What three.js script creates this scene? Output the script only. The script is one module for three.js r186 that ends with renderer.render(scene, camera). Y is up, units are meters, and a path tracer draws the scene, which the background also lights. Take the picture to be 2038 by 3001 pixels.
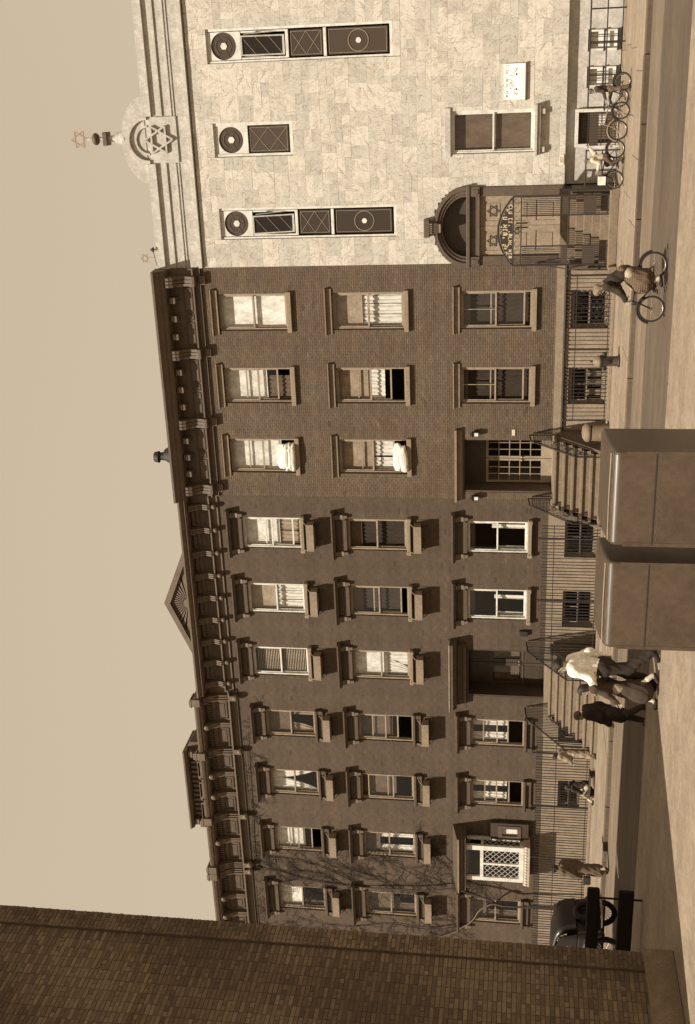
import * as THREE from 'three';
import { mergeGeometries, mergeVertices } from 'three/addons/utils/BufferGeometryUtils.js';
import { RoundedBoxGeometry } from 'three/addons/geometries/RoundedBoxGeometry.js';
import { MarchingCubes } from 'three/addons/objects/MarchingCubes.js';

// ---------------------------------------------------------------- camera, sky, sun
const scene = new THREE.Scene();
const D2R = Math.PI / 180;
const camera = new THREE.PerspectiveCamera(2 * Math.atan(1500.5 / 3300) / D2R, 695 / 1024, 0.1, 900);
camera.position.set(0, 2.67, 35.4);
camera.rotation.order = 'YXZ';
// the print lies on its side: the camera was turned a quarter turn, so "up" points to the picture's left
camera.rotation.set(8.666 * D2R, 21.572 * D2R, (0.974 - 90) * D2R);

const SW = 64, SH = 32, skyData = new Float32Array(SW * SH * 4);
for (let j = 0; j < SH; j++) for (let i = 0; i < SW; i++) {
  const e = (j + 0.5) / SH * 2 - 1, k = (j * SW + i) * 4;                      // -1 nadir .. 1 zenith
  const up = Math.max(0, Math.sin(e * Math.PI / 2)), g = (e < 0 ? 0.6 : 1.08 - 0.26 * Math.pow(up, .8)) * (1 + .012 * Math.sin(i * .8 + j * .6) * Math.sin(i * .31 - j * 1.1));
  skyData[k] = 0.490 * g; skyData[k + 1] = 0.403 * g; skyData[k + 2] = 0.290 * g; skyData[k + 3] = 1;
}
const sky = new THREE.DataTexture(skyData, SW, SH, THREE.RGBAFormat, THREE.FloatType);
sky.mapping = THREE.EquirectangularReflectionMapping; sky.magFilter = THREE.LinearFilter; sky.minFilter = THREE.LinearFilter; sky.needsUpdate = true;
scene.background = sky; scene.environment = sky;

const sun = new THREE.DirectionalLight(new THREE.Color().setRGB(1.0, 0.93, 0.82), 5);
sun.position.set(-12 - 0.36 * 40, 5 + 1.38 * 40, 4 + 40); sun.target.position.set(-12, 5, 4);
sun.castShadow = true; sun.shadow.mapSize.set(4096, 4096); sun.shadow.radius = 1.2;
Object.assign(sun.shadow.camera, { left: -34, right: 34, top: 30, bottom: -30, near: 1, far: 160 });
scene.add(sun, sun.target);

const renderer = new THREE.WebGLRenderer({ antialias: true });
renderer.toneMapping = THREE.LinearToneMapping; renderer.toneMappingExposure = 1.3;
renderer.shadowMap.enabled = true; renderer.setSize(695, 1024);

// ---------------------------------------------------------------- helpers
let seed = 12345;
function rnd() { seed |= 0; seed = seed + 0x6D2B79F5 | 0; let t = Math.imul(seed ^ seed >>> 15, 1 | seed); t = t + Math.imul(t ^ t >>> 7, 61 | t) ^ t; return ((t ^ t >>> 14) >>> 0) / 4294967296; }
const rr = (a, b) => a + (b - a) * rnd();
const TAU = Math.PI * 2;
// warm monochrome: linear base colour for a grey value g (the print is sepia toned)
const RAMP = [[0.004, .0075, .0040, .0022], [0.012, .020, .0120, .0072], [0.04, .060, .040, .0255], [0.12, .165, .120, .080], [0.25, .315, .250, .182], [0.5, .585, .50, .40], [0.8, .86, .80, .71]];
function sep(g) {
  let i = 0; while (i < RAMP.length - 2 && g > RAMP[i + 1][0]) i++;
  const a = RAMP[i], b = RAMP[i + 1], t = Math.min(1.2, Math.max(0, (Math.log(g) - Math.log(a[0])) / (Math.log(b[0]) - Math.log(a[0]))));
  const m = k => Math.exp(Math.log(a[k]) * (1 - t) + Math.log(b[k]) * t);
  return new THREE.Color().setRGB(m(1), m(2), m(3));
}
const used = new Map();
function numbered(n) { const c = used.get(n) || 0; used.set(n, c + 1); return c ? n + '_' + String(c).padStart(3, '0') : n; }
function prep(g) {
  let q = g.index ? g.toNonIndexed() : g;
  for (const k of Object.keys(q.attributes)) if (!['position', 'normal', 'uv'].includes(k)) q.deleteAttribute(k);
  if (!q.attributes.uv) q.setAttribute('uv', new THREE.BufferAttribute(new Float32Array(q.attributes.position.count * 2), 2));
  if (!q.attributes.normal) q.computeVertexNormals();
  return q;
}
function merge(list) { const l = list.flat().map(prep); return l.length === 1 ? l[0] : mergeGeometries(l); }
function mesh(name, geos, mat, parent) {
  const g = Array.isArray(geos) ? merge(geos) : geos;
  const m = new THREE.Mesh(g, mat); m.castShadow = m.receiveShadow = true;
  if (!parent || parent === scene) { m.name = numbered(name); scene.add(m); } else { m.name = name; parent.add(m); }
  return m;
}
function tag(o, label, category, group) { o.userData.label = label; o.userData.category = category; if (group) o.userData.group = group; return o; }
function struct(o) { o.userData.kind = 'structure'; return o; }
function thing(name, label, category, pos = [0, 0, 0], ry = 0, group) {
  const o = new THREE.Group(); o.name = numbered(name); o.position.set(...pos); o.rotation.y = ry; scene.add(o);
  return tag(o, label, category, group);
}
function part(name, parent, pos = [0, 0, 0]) { const o = new THREE.Group(); o.name = name; o.position.set(...pos); parent.add(o); return o; }
// box from extents, uv in metres
function bx(x0, x1, y0, y1, z0, z1) {
  const w = x1 - x0, h = y1 - y0, d = z1 - z0, g = new THREE.BoxGeometry(w, h, d);
  const uv = g.attributes.uv, p = g.attributes.position, n = g.attributes.normal;
  for (let i = 0; i < p.count; i++) {
    const X = p.getX(i) + (x0 + x1) / 2, Y = p.getY(i) + (y0 + y1) / 2, Z = p.getZ(i) + (z0 + z1) / 2;
    if (Math.abs(n.getX(i)) > .5) uv.setXY(i, Z, Y); else if (Math.abs(n.getY(i)) > .5) uv.setXY(i, X, Z); else uv.setXY(i, X, Y);
  }
  g.translate((x0 + x1) / 2, (y0 + y1) / 2, (z0 + z1) / 2); return g;
}
// box with softened edges
function rb(x0, x1, y0, y1, z0, z1, r = .012) {
  const w = x1 - x0, h = y1 - y0, d = z1 - z0; r = Math.min(r, w / 2.2, h / 2.2, d / 2.2);
  const g = new RoundedBoxGeometry(w, h, d, 1, r); g.translate((x0 + x1) / 2, (y0 + y1) / 2, (z0 + z1) / 2);
  const q = g.index ? g.toNonIndexed() : g, p = q.attributes.position, uv = q.attributes.uv, n = q.attributes.normal;
  for (let i = 0; i < p.count; i++) {
    const ax = Math.abs(n.getX(i)), ay = Math.abs(n.getY(i)), az = Math.abs(n.getZ(i));
    if (ax > ay && ax > az) uv.setXY(i, p.getZ(i), p.getY(i)); else if (ay > az) uv.setXY(i, p.getX(i), p.getZ(i)); else uv.setXY(i, p.getX(i), p.getY(i));
  }
  return q;
}
const V3 = (x, y, z) => new THREE.Vector3(x, y, z);
function rod(a, b, r0, r1 = r0, seg = 8) {
  const A = V3(...a), B = V3(...b), L = A.distanceTo(B), g = new THREE.CylinderGeometry(r1, r0, L, seg, 1);
  g.applyQuaternion(new THREE.Quaternion().setFromUnitVectors(V3(0, 1, 0), B.clone().sub(A).normalize())); g.translate((A.x + B.x) / 2, (A.y + B.y) / 2, (A.z + B.z) / 2); return g;
}
function tube(pts, r, seg = 24, rs = 6) { return new THREE.TubeGeometry(new THREE.CatmullRomCurve3(pts.map(p => V3(...p))), seg, r, rs); }
function ball(x, y, z, r, sx = 1, sy = 1, sz = 1, n = 12) { const g = new THREE.SphereGeometry(r, n, Math.max(6, n * .7 | 0)); g.scale(sx, sy, sz); g.translate(x, y, z); return g; }
// profile in (z,y), swept along x from x0 to x1
function sweepX(prof, x0, x1) {
  const s = new THREE.Shape(prof.map(([z, y]) => new THREE.Vector2(z, y)));
  const g = new THREE.ExtrudeGeometry(s, { depth: x1 - x0, bevelEnabled: false }); g.rotateY(-Math.PI / 2); g.translate(x1, 0, 0);
  // shape x -> world z: rotateY(-90) maps (x,y,z)->(-z,y,x)
  return g;
}
function extrudeXY(pts, z0, z1, bevel = 0, holes = []) {
  const s = new THREE.Shape(pts.map(p => new THREE.Vector2(...p)));
  for (const h of holes) s.holes.push(new THREE.Path(h.map(p => new THREE.Vector2(...p))));
  const g = new THREE.ExtrudeGeometry(s, bevel ? { depth: z1 - z0 - 2 * bevel, bevelEnabled: true, bevelSize: bevel, bevelThickness: bevel, bevelOffset: -bevel, bevelSegments: 1, curveSegments: 10 } : { depth: z1 - z0, bevelEnabled: false, curveSegments: 10 });
  g.translate(0, 0, z0 + bevel); return g;
}
const rect = (x0, x1, y0, y1) => [[x0, y0], [x1, y0], [x1, y1], [x0, y1]];
const rectH = (x0, x1, y0, y1) => [[x0, y0], [x0, y1], [x1, y1], [x1, y0]];
const at = (g, x, y, z) => { const q = g.clone(); q.translate(x, y, z); return q; };

// ---------------------------------------------------------------- textures
function vnoise(W, H, cells, s0) {
  const old = seed; seed = s0; const lat = []; for (let i = 0; i < cells * cells; i++) lat.push(rnd()); seed = old;
  const f = new Float32Array(W * H);
  for (let y = 0; y < H; y++) for (let x = 0; x < W; x++) {
    const u = x / W * cells, v = y / H * cells, i = u | 0, j = v | 0; let a = u - i, b = v - j; a = a * a * (3 - 2 * a); b = b * b * (3 - 2 * b);
    const L = (p, q) => lat[(q % cells) * cells + p % cells];
    f[y * W + x] = (L(i, j) * (1 - a) + L(i + 1, j) * a) * (1 - b) + (L(i, j + 1) * (1 - a) + L(i + 1, j + 1) * a) * b;
  } return f;
}
function dataTex(W, H, fn, srgb = true) {
  const d = new Uint8Array(W * H * 4);
  for (let i = 0; i < W * H; i++) { const [r, g, b] = fn(i % W, i / W | 0, i); d[i * 4] = r; d[i * 4 + 1] = g; d[i * 4 + 2] = b; d[i * 4 + 3] = 255; }
  const t = new THREE.DataTexture(d, W, H); t.wrapS = t.wrapT = THREE.RepeatWrapping; t.magFilter = THREE.LinearFilter; t.minFilter = THREE.LinearMipmapLinearFilter; t.generateMipmaps = true;
  if (srgb) t.colorSpace = THREE.SRGBColorSpace; t.needsUpdate = true; return t;
}
function grain(W, layers, lo, hi, s0) {
  const fs = layers.map(([c, w], k) => [vnoise(W, W, c, s0 + k * 77), w]), tot = layers.reduce((a, l) => a + l[1], 0);
  return dataTex(W, W, (x, y, i) => { let v = 0; for (const [f, w] of fs) v += f[i] * w; v = Math.max(0, Math.min(1, (v / tot - .5) * 1.5 + .5)); const c = 255 * (lo + (hi - lo) * v); return [c, c * (.985 + .015 * v), c * (.96 + .04 * v)]; });
}
const rep = (t, s) => { const c = t.clone(); c.repeat.set(s, s); c.needsUpdate = true; return c; };
const T = {
  stucco: grain(512, [[3, 1.0], [9, .8], [40, .6], [160, .8]], .74, 1, 11),
  stone: grain(512, [[4, .8], [16, .6], [64, .8], [200, .6]], .72, 1, 22),
  asphalt: grain(512, [[3, 1.1], [7, .9], [24, .6], [120, .8], [240, .6]], .6, 1, 33),
  paint: grain(256, [[5, .7], [24, .7], [90, .5]], .8, 1, 44),
  cloth: grain(256, [[6, .8], [20, .8], [110, .6]], .76, 1, 55),
};
// hand tooled slabs: short crossing chisel strokes
const tint = (v, a) => `rgba(${105 + 145 * v | 0},${82 + 160 * v | 0},${56 + 174 * v | 0},${a.toFixed(3)})`;
function tooled(s0) {
  const cv = document.createElement('canvas'); cv.width = cv.height = 512; const c = cv.getContext('2d'); const old = seed; seed = s0;
  c.fillStyle = 'rgb(243,239,231)'; c.fillRect(0, 0, 512, 512);
  for (let i = 0; i < 70; i++) { c.fillStyle = tint(rr(.55, 1), rr(.06, .18)); c.beginPath(); c.ellipse(rr(0, 512), rr(0, 512), rr(20, 90), rr(10, 50), rr(0, 3), 0, TAU); c.fill(); }
  for (let i = 0; i < 360; i++) {
    const x = rr(0, 512), y = rr(0, 512), a = rr(-.5, .9) + (rnd() < .4 ? 1.3 : .4), L = rr(26, 110), lw = rr(2, 8), dark = rnd() < .62;
    c.strokeStyle = dark ? tint(rr(.18, .5), rr(.14, .48)) : `rgba(255,252,244,${rr(.25, .6)})`; c.lineWidth = lw; c.lineCap = 'round';
    c.beginPath(); c.moveTo(x, y); c.quadraticCurveTo(x + Math.cos(a) * L * .5 + rr(-6, 6), y + Math.sin(a) * L * .5 + rr(-6, 6), x + Math.cos(a) * L, y + Math.sin(a) * L); c.stroke();
  }
  seed = old; const t = new THREE.CanvasTexture(cv); t.wrapS = t.wrapT = THREE.RepeatWrapping; t.colorSpace = THREE.SRGBColorSpace; return t;
}
function canvasTex(w, h, draw) { const cv = document.createElement('canvas'); cv.width = w; cv.height = h; draw(cv.getContext('2d')); const t = new THREE.CanvasTexture(cv); t.colorSpace = THREE.SRGBColorSpace; return t; }
function mat(g, o = {}) { const { tex, s = 1, bump, ...q } = o; const m = new THREE.MeshStandardMaterial({ color: typeof g === 'number' ? sep(g) : g, roughness: .85, ...q }); if (tex) { m.color.multiplyScalar(1.35); m.map = s === 1 ? tex : rep(tex, s); if (bump) { m.bumpMap = m.map; m.bumpScale = bump; } } return m; }

const streak = t => { const c = t.clone(); c.repeat.set(.07, .33); c.needsUpdate = true; return c; };
const pale = g => new THREE.Color().setRGB(g * 1.04, g, g * .905);
const M = {
  slab: [0, 1, 2, 3].map(i => mat(new THREE.Color().setRGB(...[.56, .52, .60, .48].map(g => [g * 1.04, g, g * .93])[i]), { map: tooled(900 + i * 31), roughness: .9 })),
  synTrim: mat(new THREE.Color().setRGB(.455, .425, .385), { tex: T.stone, s: .8 }),
  white: mat(pale(.52), { tex: T.paint, s: 1.3, roughness: .6 }),
  dimWhite: mat(.3, { tex: T.paint, s: 1.3, roughness: .65 }),
  brickBack: mat(.062, { tex: T.stone }),
  brick: mat(new THREE.Color(1, 1, 1), { vertexColors: true, roughness: .92, tex: T.stone, s: 1.4 }),
  stuccoB: mat(.057, { tex: T.stucco, s: .35 }), band: mat(.19, { tex: T.stucco, s: .5 }),
  lintelA: mat(.155, { tex: T.stone, s: .9 }), sillA: mat(.19, { tex: T.stone, s: .9 }),
  corniceA: mat(.064, { tex: T.paint, s: .9, roughness: .7 }), corniceLight: mat(.064, { tex: T.paint, s: .9, roughness: .6 }),
  corniceB: mat(.078, { tex: T.paint, s: .9, roughness: .7 }), corniceBl: mat(.078, { tex: T.paint, s: .9, roughness: .6 }),
  hood: mat(.058, { tex: T.stone, s: .9 }),
  sash: mat(.2, { tex: T.paint, s: 1.2, roughness: .6 }), sashDim: mat(.2, { tex: T.paint, s: 1.2, roughness: .6 }),
  dark: mat(.012, { roughness: .8 }), room: mat(.3, { roughness: .95 }), wood: mat(.03, { tex: T.paint, s: 1.2, roughness: .55 }), woodMid: mat(.055, { tex: T.paint, s: 1.2, roughness: .6 }),
  doorTan: mat(.19, { tex: T.paint, s: .8, roughness: .6 }),
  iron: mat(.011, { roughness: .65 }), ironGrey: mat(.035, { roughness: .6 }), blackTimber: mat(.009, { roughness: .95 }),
  shade: mat(pale(.58), { tex: T.cloth, s: .8, roughness: .95 }), shadeMid: mat(.23, { tex: T.cloth, s: .8, roughness: .95 }), shadeDim: mat(.075, { tex: T.cloth, s: .8, roughness: .95 }), addedDrape: mat(.02, { tex: T.cloth, s: .8, roughness: .95 }), curtain: mat(pale(.64), { tex: T.cloth, s: .8, roughness: .95 }),  // the darkest cloth is added behind panes that would otherwise look black
  step: mat(.14, { tex: T.stone, s: .9, bump: .004 }), stepLight: mat(.16, { tex: T.stone, s: .9, bump: .004 }),
  boxMetal: mat(.15, { tex: T.paint, s: 1.1, roughness: .6 }),
  linen: mat(pale(.66), { tex: T.cloth, s: 1.2, roughness: .95 }),
  asphalt: mat(.075, { tex: T.asphalt, s: .22, bump: .004, roughness: .93 }), walk: [.2, .22, .18, .21].map(g => mat(g, { tex: T.stone, s: .5, roughness: .92 })), kerb: [.075, .09, .062].map(g => mat(g, { tex: T.stone, s: .8 })),
  nearWalk: mat(.2, { tex: T.stone, s: .3 }), gutter: mat(.14, { tex: T.asphalt, s: .3 }),
  glass: new THREE.MeshPhysicalMaterial({ color: 0xffffff, transmission: 1, thickness: 0, roughness: .02, ior: 1.5 }),
  stained: [.028, .036, .02].map(g => mat(g, { roughness: .4 })),
  bark: mat(.03, { tex: T.stone, s: 2 }), barkLight: mat(.09, { tex: T.stone, s: 2 }),
  tire: mat(.014, { roughness: .9 }), chrome: mat(.4, { roughness: .3, metalness: .8 }), carPaint: new THREE.MeshPhysicalMaterial({ color: sep(.005), roughness: .5, clearcoat: .35, clearcoatRoughness: .15 }),
  trailer: mat(.044, { tex: T.paint, s: .6, roughness: .38 }), roofBlack: mat(.02, { tex: T.stone }),
  skin: mat(.28, { roughness: .6 }), hairDark: mat(.012, { roughness: .7 }), hairFair: mat(.13, { roughness: .7, tex: T.cloth, s: 4 }), eye: mat(.008, { roughness: .3 }),
};
for (const k of ['asphalt', 'gutter']) { M[k].map = streak(T.asphalt); M[k].bumpMap = null; }
const cl = (g, s = 2) => mat(g, { tex: T.cloth, s, roughness: .95 });
// block Hebrew letters drawn as strokes on a unit grid (0..1 wide, 0..1 high, y down)
const HEB = { 'א': [[[0, 0], [1, 1]], [[1, 0], [.85, .45], [.62, .55]], [[0, 1], [.12, .5], [.32, .4]]], 'ב': [[[0, 0], [.8, 0], [.8, 1]], [[0, 1], [1, 1]]], 'ג': [[[.2, 0], [.6, 0], [.7, 1]], [[.65, .6], [.15, 1]]], 'ד': [[[0, 0], [1, 0]], [[.8, 0], [.8, 1]]], 'ה': [[[0, 0], [.9, 0], [.9, 1]], [[.12, .4], [.12, 1]]], 'ו': [[[.3, 0], [.6, 0], [.6, 1]]], 'ז': [[[.2, 0], [.8, 0]], [[.5, 0], [.5, 1]]], 'ח': [[[.08, 1], [.08, 0], [.92, 0], [.92, 1]]], 'ט': [[[.1, 0], [.1, 1], [.9, 1], [.9, 0], [.5, .1]]], 'י': [[[.3, 0], [.6, 0], [.6, .42]]], 'כ': [[[0, 0], [.75, 0], [.9, .5], [.75, 1], [0, 1]]], 'ל': [[[.1, -.35], [.1, .05], [.9, .05], [.5, 1]]], 'מ': [[[.05, 0], [.2, .5], [.05, 1]], [[.2, .3], [.6, 0], [.92, .3], [.92, 1], [.45, 1]]], 'ם': [[[.08, 0], [.92, 0], [.92, 1], [.08, 1], [.08, 0]]], 'נ': [[[.3, 0], [.65, 0], [.65, 1], [.15, 1]]], 'ס': [[[.05, 0], [.9, 0], [.85, .65], [.5, 1], [.15, .65], [.15, 0]]], 'ע': [[[.1, 0], [.35, .8]], [[.9, 0], [.7, .7], [0, 1]]], 'ר': [[[0, 0], [.8, 0], [.88, .2], [.88, 1]]], 'ש': [[[.05, 0], [.2, 1], [.8, 1], [.97, 0]], [[.5, 0], [.45, .6], [.2, .8]]], 'ת': [[[.0, 1], [.15, .95], [.2, 0], [.85, 0], [.85, 1]]], 'ק': [[[0, 0], [.9, 0], [.8, .6], [.5, .8]], [[.15, .35], [.15, 1.3]]] };
function heb(c, text, cx, base, h) { // right to left, centred on cx
  const w = h * .72, gap = h * .24, n = text.length; let x = cx + (n * (w + gap)) / 2; c.strokeStyle = c.fillStyle; c.lineWidth = h * .2; c.lineCap = 'butt'; c.lineJoin = 'miter';
  for (const ch of text) { x -= w + gap; for (const s of HEB[ch] || []) { c.beginPath(); s.forEach(([u, v], i) => { const X = x + u * w, Y = base - h + v * h; i ? c.lineTo(X, Y) : c.moveTo(X, Y); }); c.stroke(); } }
}
// ---------------------------------------------------------------- ground
struct(mesh('ground', [bx(-220, 220, -.6, -.14, -60, 300)], M.asphalt));
{ // far pavement: separate flagstones
  const o = new THREE.Group(); o.name = 'pavement'; scene.add(o); struct(o);
  mesh('bed', [bx(-60, 30, -.3, -.025, .02, 6.55)], M.kerb[1], o);
  let z = .05; const rows = [1.35, 1.6, 1.75, 1.75];
  rows.forEach((d, r) => { let x = -42 + r * .7; while (x < 10) { const w = rr(1.35, 2.1); mesh('paving_slab', [rb(x + .006, x + w - .006, -.06, rr(-.005, .004), z + .006, z + d - .006, .01)], M.walk[rnd() * 4 | 0], o); x += w; } z += d; });
}
{ const o = new THREE.Group(); o.name = 'kerb'; scene.add(o); struct(o); let x = -44; while (x < 12) { const w = rr(1.2, 2.3); mesh('kerbstone', [rb(x + .006, x + w - .006, -.3, rr(-.008, .008), 6.555, 6.75 + rr(-.012, .012), .025)], M.kerb[rnd() * 3 | 0], o); x += w; } }
struct(mesh('gutter', [bx(-60, 30, -.2, -.134, 6.74, 9.1)], M.gutter));
{ const o = new THREE.Group(); o.name = 'near_kerb'; scene.add(o); struct(o); let x = -44; while (x < 12) { const w = rr(1.2, 2.3); mesh('kerbstone', [rb(x + .006, x + w - .006, -.3, rr(-.008, .008), 14.4, 14.6, .025)], M.kerb[rnd() * 3 | 0], o); x += w; } }
struct(mesh('near_pavement', [bx(-60, 30, -.3, 0, 14.6, 80)], M.nearWalk));

// ---------------------------------------------------------------- wall builders
// real bricks in running bond, cut round the openings; returns one merged geometry with a tone per brick
function brickwork(x0, x1, y0, y1, holes, { course = .068, len = .205, gap = .009, z = .01, back = -.02, tone = .14, vary = .18, axis = 'z' }) {
  const P = [], N = [], C = [], U = [];
  const quad = (a, b, c, d, n, col) => { for (const v of [a, b, c, a, c, d]) { P.push(...v); N.push(...n); C.push(...col); U.push(v[0], v[1]); } };
  let row = 0;
  for (let y = y0; y < y1 - .01; y += course, row++) {
    const ya = y + gap / 2, yb = Math.min(y1, y + course) - gap / 2;
    let spans = [[x0, x1]];
    for (const h of holes) if (h[2] < yb && h[3] > ya) spans = spans.flatMap(([a, b]) => h[1] <= a || h[0] >= b ? [[a, b]] : [[a, Math.max(a, h[0])], [Math.min(b, h[1]), b]].filter(s => s[1] - s[0] > .02));
    for (const [a, b] of spans) {
      let x = a; const off = (row % 2) * len / 2; let first = true;
      while (x < b - .004) {
        let nx = Math.floor((x - off) / len + 1.0001) * len + off; if (nx > b) nx = b; if (nx - x < .03 && nx < b) nx = Math.min(b, nx + len);
        const xa = x + gap / 2, xb = nx - gap / 2; x = nx; if (xb - xa < .012) continue;
        const zf = z + rr(-.001, .001), mott = 1 + .09 * Math.sin(xa * 1.7 + Math.sin(ya * 1.3) * 2) * Math.sin(ya * 2.3 + Math.sin(xa * .9) * 2.2), g = tone * mott * (1 + rr(-vary, vary) + (rnd() < .06 ? rr(-.35, .3) : 0)), c = sep(Math.max(.01, g)), col = [c.r, c.g, c.b];
        quad([xa, ya, zf], [xb, ya, zf], [xb, yb, zf], [xa, yb, zf], [0, 0, 1], col);
        quad([xa, yb, zf], [xb, yb, zf], [xb, yb, back], [xa, yb, back], [0, 1, 0], col); quad([xa, ya, back], [xb, ya, back], [xb, ya, zf], [xa, ya, zf], [0, -1, 0], col);
        quad([xa, ya, back], [xa, ya, zf], [xa, yb, zf], [xa, yb, back], [-1, 0, 0], col); quad([xb, ya, zf], [xb, ya, back], [xb, yb, back], [xb, yb, zf], [1, 0, 0], col);
      }
    }
  }
  const g = new THREE.BufferGeometry();
  g.setAttribute('position', new THREE.Float32BufferAttribute(P, 3)); g.setAttribute('normal', new THREE.Float32BufferAttribute(N, 3)); g.setAttribute('color', new THREE.Float32BufferAttribute(C, 3)); g.setAttribute('uv', new THREE.Float32BufferAttribute(U, 2));
  return g;
}
function stuffPart(name, g, m, parent) { const o = mesh(name, g, m, parent); o.userData.kind = 'stuff'; return o; }
function wallSheet(x0, x1, y0, y1, holes, z0, z1) { return extrudeXY(rect(x0, x1, y0, y1), z0, z1, 0, holes.map(h => rectH(...h))); }
// closed dark rooms behind a front
function shell(parent, x0, x1, y1, m, floors) {
  const g = [bx(x0, x0 + .2, 0, y1, -7, -.36), bx(x1 - .2, x1, 0, y1, -7, -.36), bx(x0 + .2, x1 - .2, 0, y1, -7, -6.8), bx(x0 + .2, x1 - .2, y1 - .2, y1, -6.8, -.36), bx(x0 + .2, x1 - .2, 0, .05, -6.8, -.36)];
  for (const f of floors) g.push(bx(x0 + .2, x1 - .2, f - .15, f, -6.8, -.36));
  return mesh('inner_walls', g, m, parent);
}

// ---------------------------------------------------------------- windows
// a double hung sash window; every piece its own mesh under the window
function sashWindow(parent, cx, y0, y1, w, o = {}) {
  const { z = -.1, open = 0, dark = false, topDrop = 0, shade, shadeMat = M.shade, curtains, curtMat = M.curtain, blinds, rows = 1, cols: cols0 = 1, lowCols = cols0, frameMat = dark ? M.sashDim : M.sash, sashMat = frameMat, meet = .5 } = o;
  const W = part('window', parent), x0 = cx - w / 2, x1 = cx + w / 2, b = .065, H = y1 - y0;
  mesh('frame', [rb(x0, x0 + b, y0, y1, z - .16, z, .006), rb(x1 - b, x1, y0, y1, z - .16, z, .006), bx(x0 + b, x1 - b, y1 - b, y1, z - .16, z - .002), bx(x0 + b, x1 - b, y0, y0 + b * .8, z - .16, z - .002)], frameMat, W);
  const ya = y0 + b * .8, yb = y1 - b, ym = ya + (yb - ya) * meet, xa = x0 + b, xb = x1 - b, r = .042;
  const sash = (nm, s0, s1, zz, cols) => {
    const g = [bx(xa + .003, xa + r, s0, s1, zz - .035, zz), bx(xb - r, xb - .003, s0, s1, zz - .035, zz), bx(xa + r, xb - r, s1 - r, s1, zz - .035, zz - .001), bx(xa + r, xb - r, s0, s0 + r * 1.25, zz - .035, zz - .001)];
    const ix0 = xa + r, ix1 = xb - r, iy0 = s0 + r * 1.25, iy1 = s1 - r;
    for (let i = 1; i < cols; i++) { const x = ix0 + (ix1 - ix0) * i / cols; g.push(bx(x - .011, x + .011, iy0, iy1, zz - .032, zz - .004)); }
    for (let i = 1; i < rows; i++) { const y = iy0 + (iy1 - iy0) * i / rows; g.push(bx(ix0, ix1, y - .011, y + .011, zz - .031, zz - .005)); }
    mesh(nm, g, sashMat, W);
    for (let i = 0; i < cols; i++) for (let j = 0; j < rows; j++) {
      const pw = (ix1 - ix0) / cols, ph = (iy1 - iy0) / rows, p = new THREE.PlaneGeometry(pw - .004, ph - .004); p.rotateX(rr(-.004, .004)); p.rotateY(rr(-.005, .005)); p.translate(ix0 + pw * (i + .5), iy0 + ph * (j + .5), zz - .018); mesh('pane', p, M.glass, W);
    }
  };
  sash('upper_sash', ym - .02 - topDrop, yb - topDrop, z - .03, cols0); sash('lower_sash', ya + open, ym + .02 + open, z - .09, lowCols);
  const zs = z - .19;
  if (shade !== undefined) {
    const yl = yb - (yb - ya) * shade, sg = new THREE.PlaneGeometry(xb - xa - .02, yb - yl, 6, 10), p = sg.attributes.position; for (let i = 0; i < p.count; i++) p.setZ(i, rr(-.004, .004));
    sg.computeVertexNormals(); sg.translate(cx, (yb + yl) / 2, zs); mesh('roller_shade', sg, shadeMat, W);
    mesh('shade_bar', [rod([xa + .02, yl, zs + .004], [xb - .02, yl, zs + .004], .012)], shadeMat, W);
  }
  if (blinds) { const [b0, b1] = blinds; for (let y = b0; y < b1; y += .062) { const s = bx(xa + .02, xb - .02, -.002, .002, -.026, .026); s.rotateX(.75); s.translate(0, y, zs + .03); mesh('blind_slat', s, shadeMat, W); } }
  if (curtains) for (const [u0, u1, v0, v1, tw = 0] of curtains) { // fractions of the opening; tw pulls the lower edge aside
    const cw = (u1 - u0) * (xb - xa), ch = (v1 - v0) * (yb - ya), g = new THREE.PlaneGeometry(cw, ch, 22, 14), p = g.attributes.position;
    for (let i = 0; i < p.count; i++) { const X = p.getX(i), Y = p.getY(i), k = .5 - Y / ch; p.setX(i, X + tw * cw * k * k * (tw > 0 ? (.5 - X / cw) : (.5 + X / cw))); p.setZ(i, .018 * Math.sin(X * 42 + Y * 1.7) + .01 * Math.sin(X * 90 + 2)); }
    g.computeVertexNormals(); g.translate(xa + (u0 + u1) / 2 * (xb - xa), ya + (v0 + v1) / 2 * (yb - ya), zs - .05); mesh('curtain', g, curtMat, W);
  }
  return W;
}
const winHole = (cx, y0, y1, w) => [cx - w / 2, cx + w / 2, y0, y1];
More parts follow.
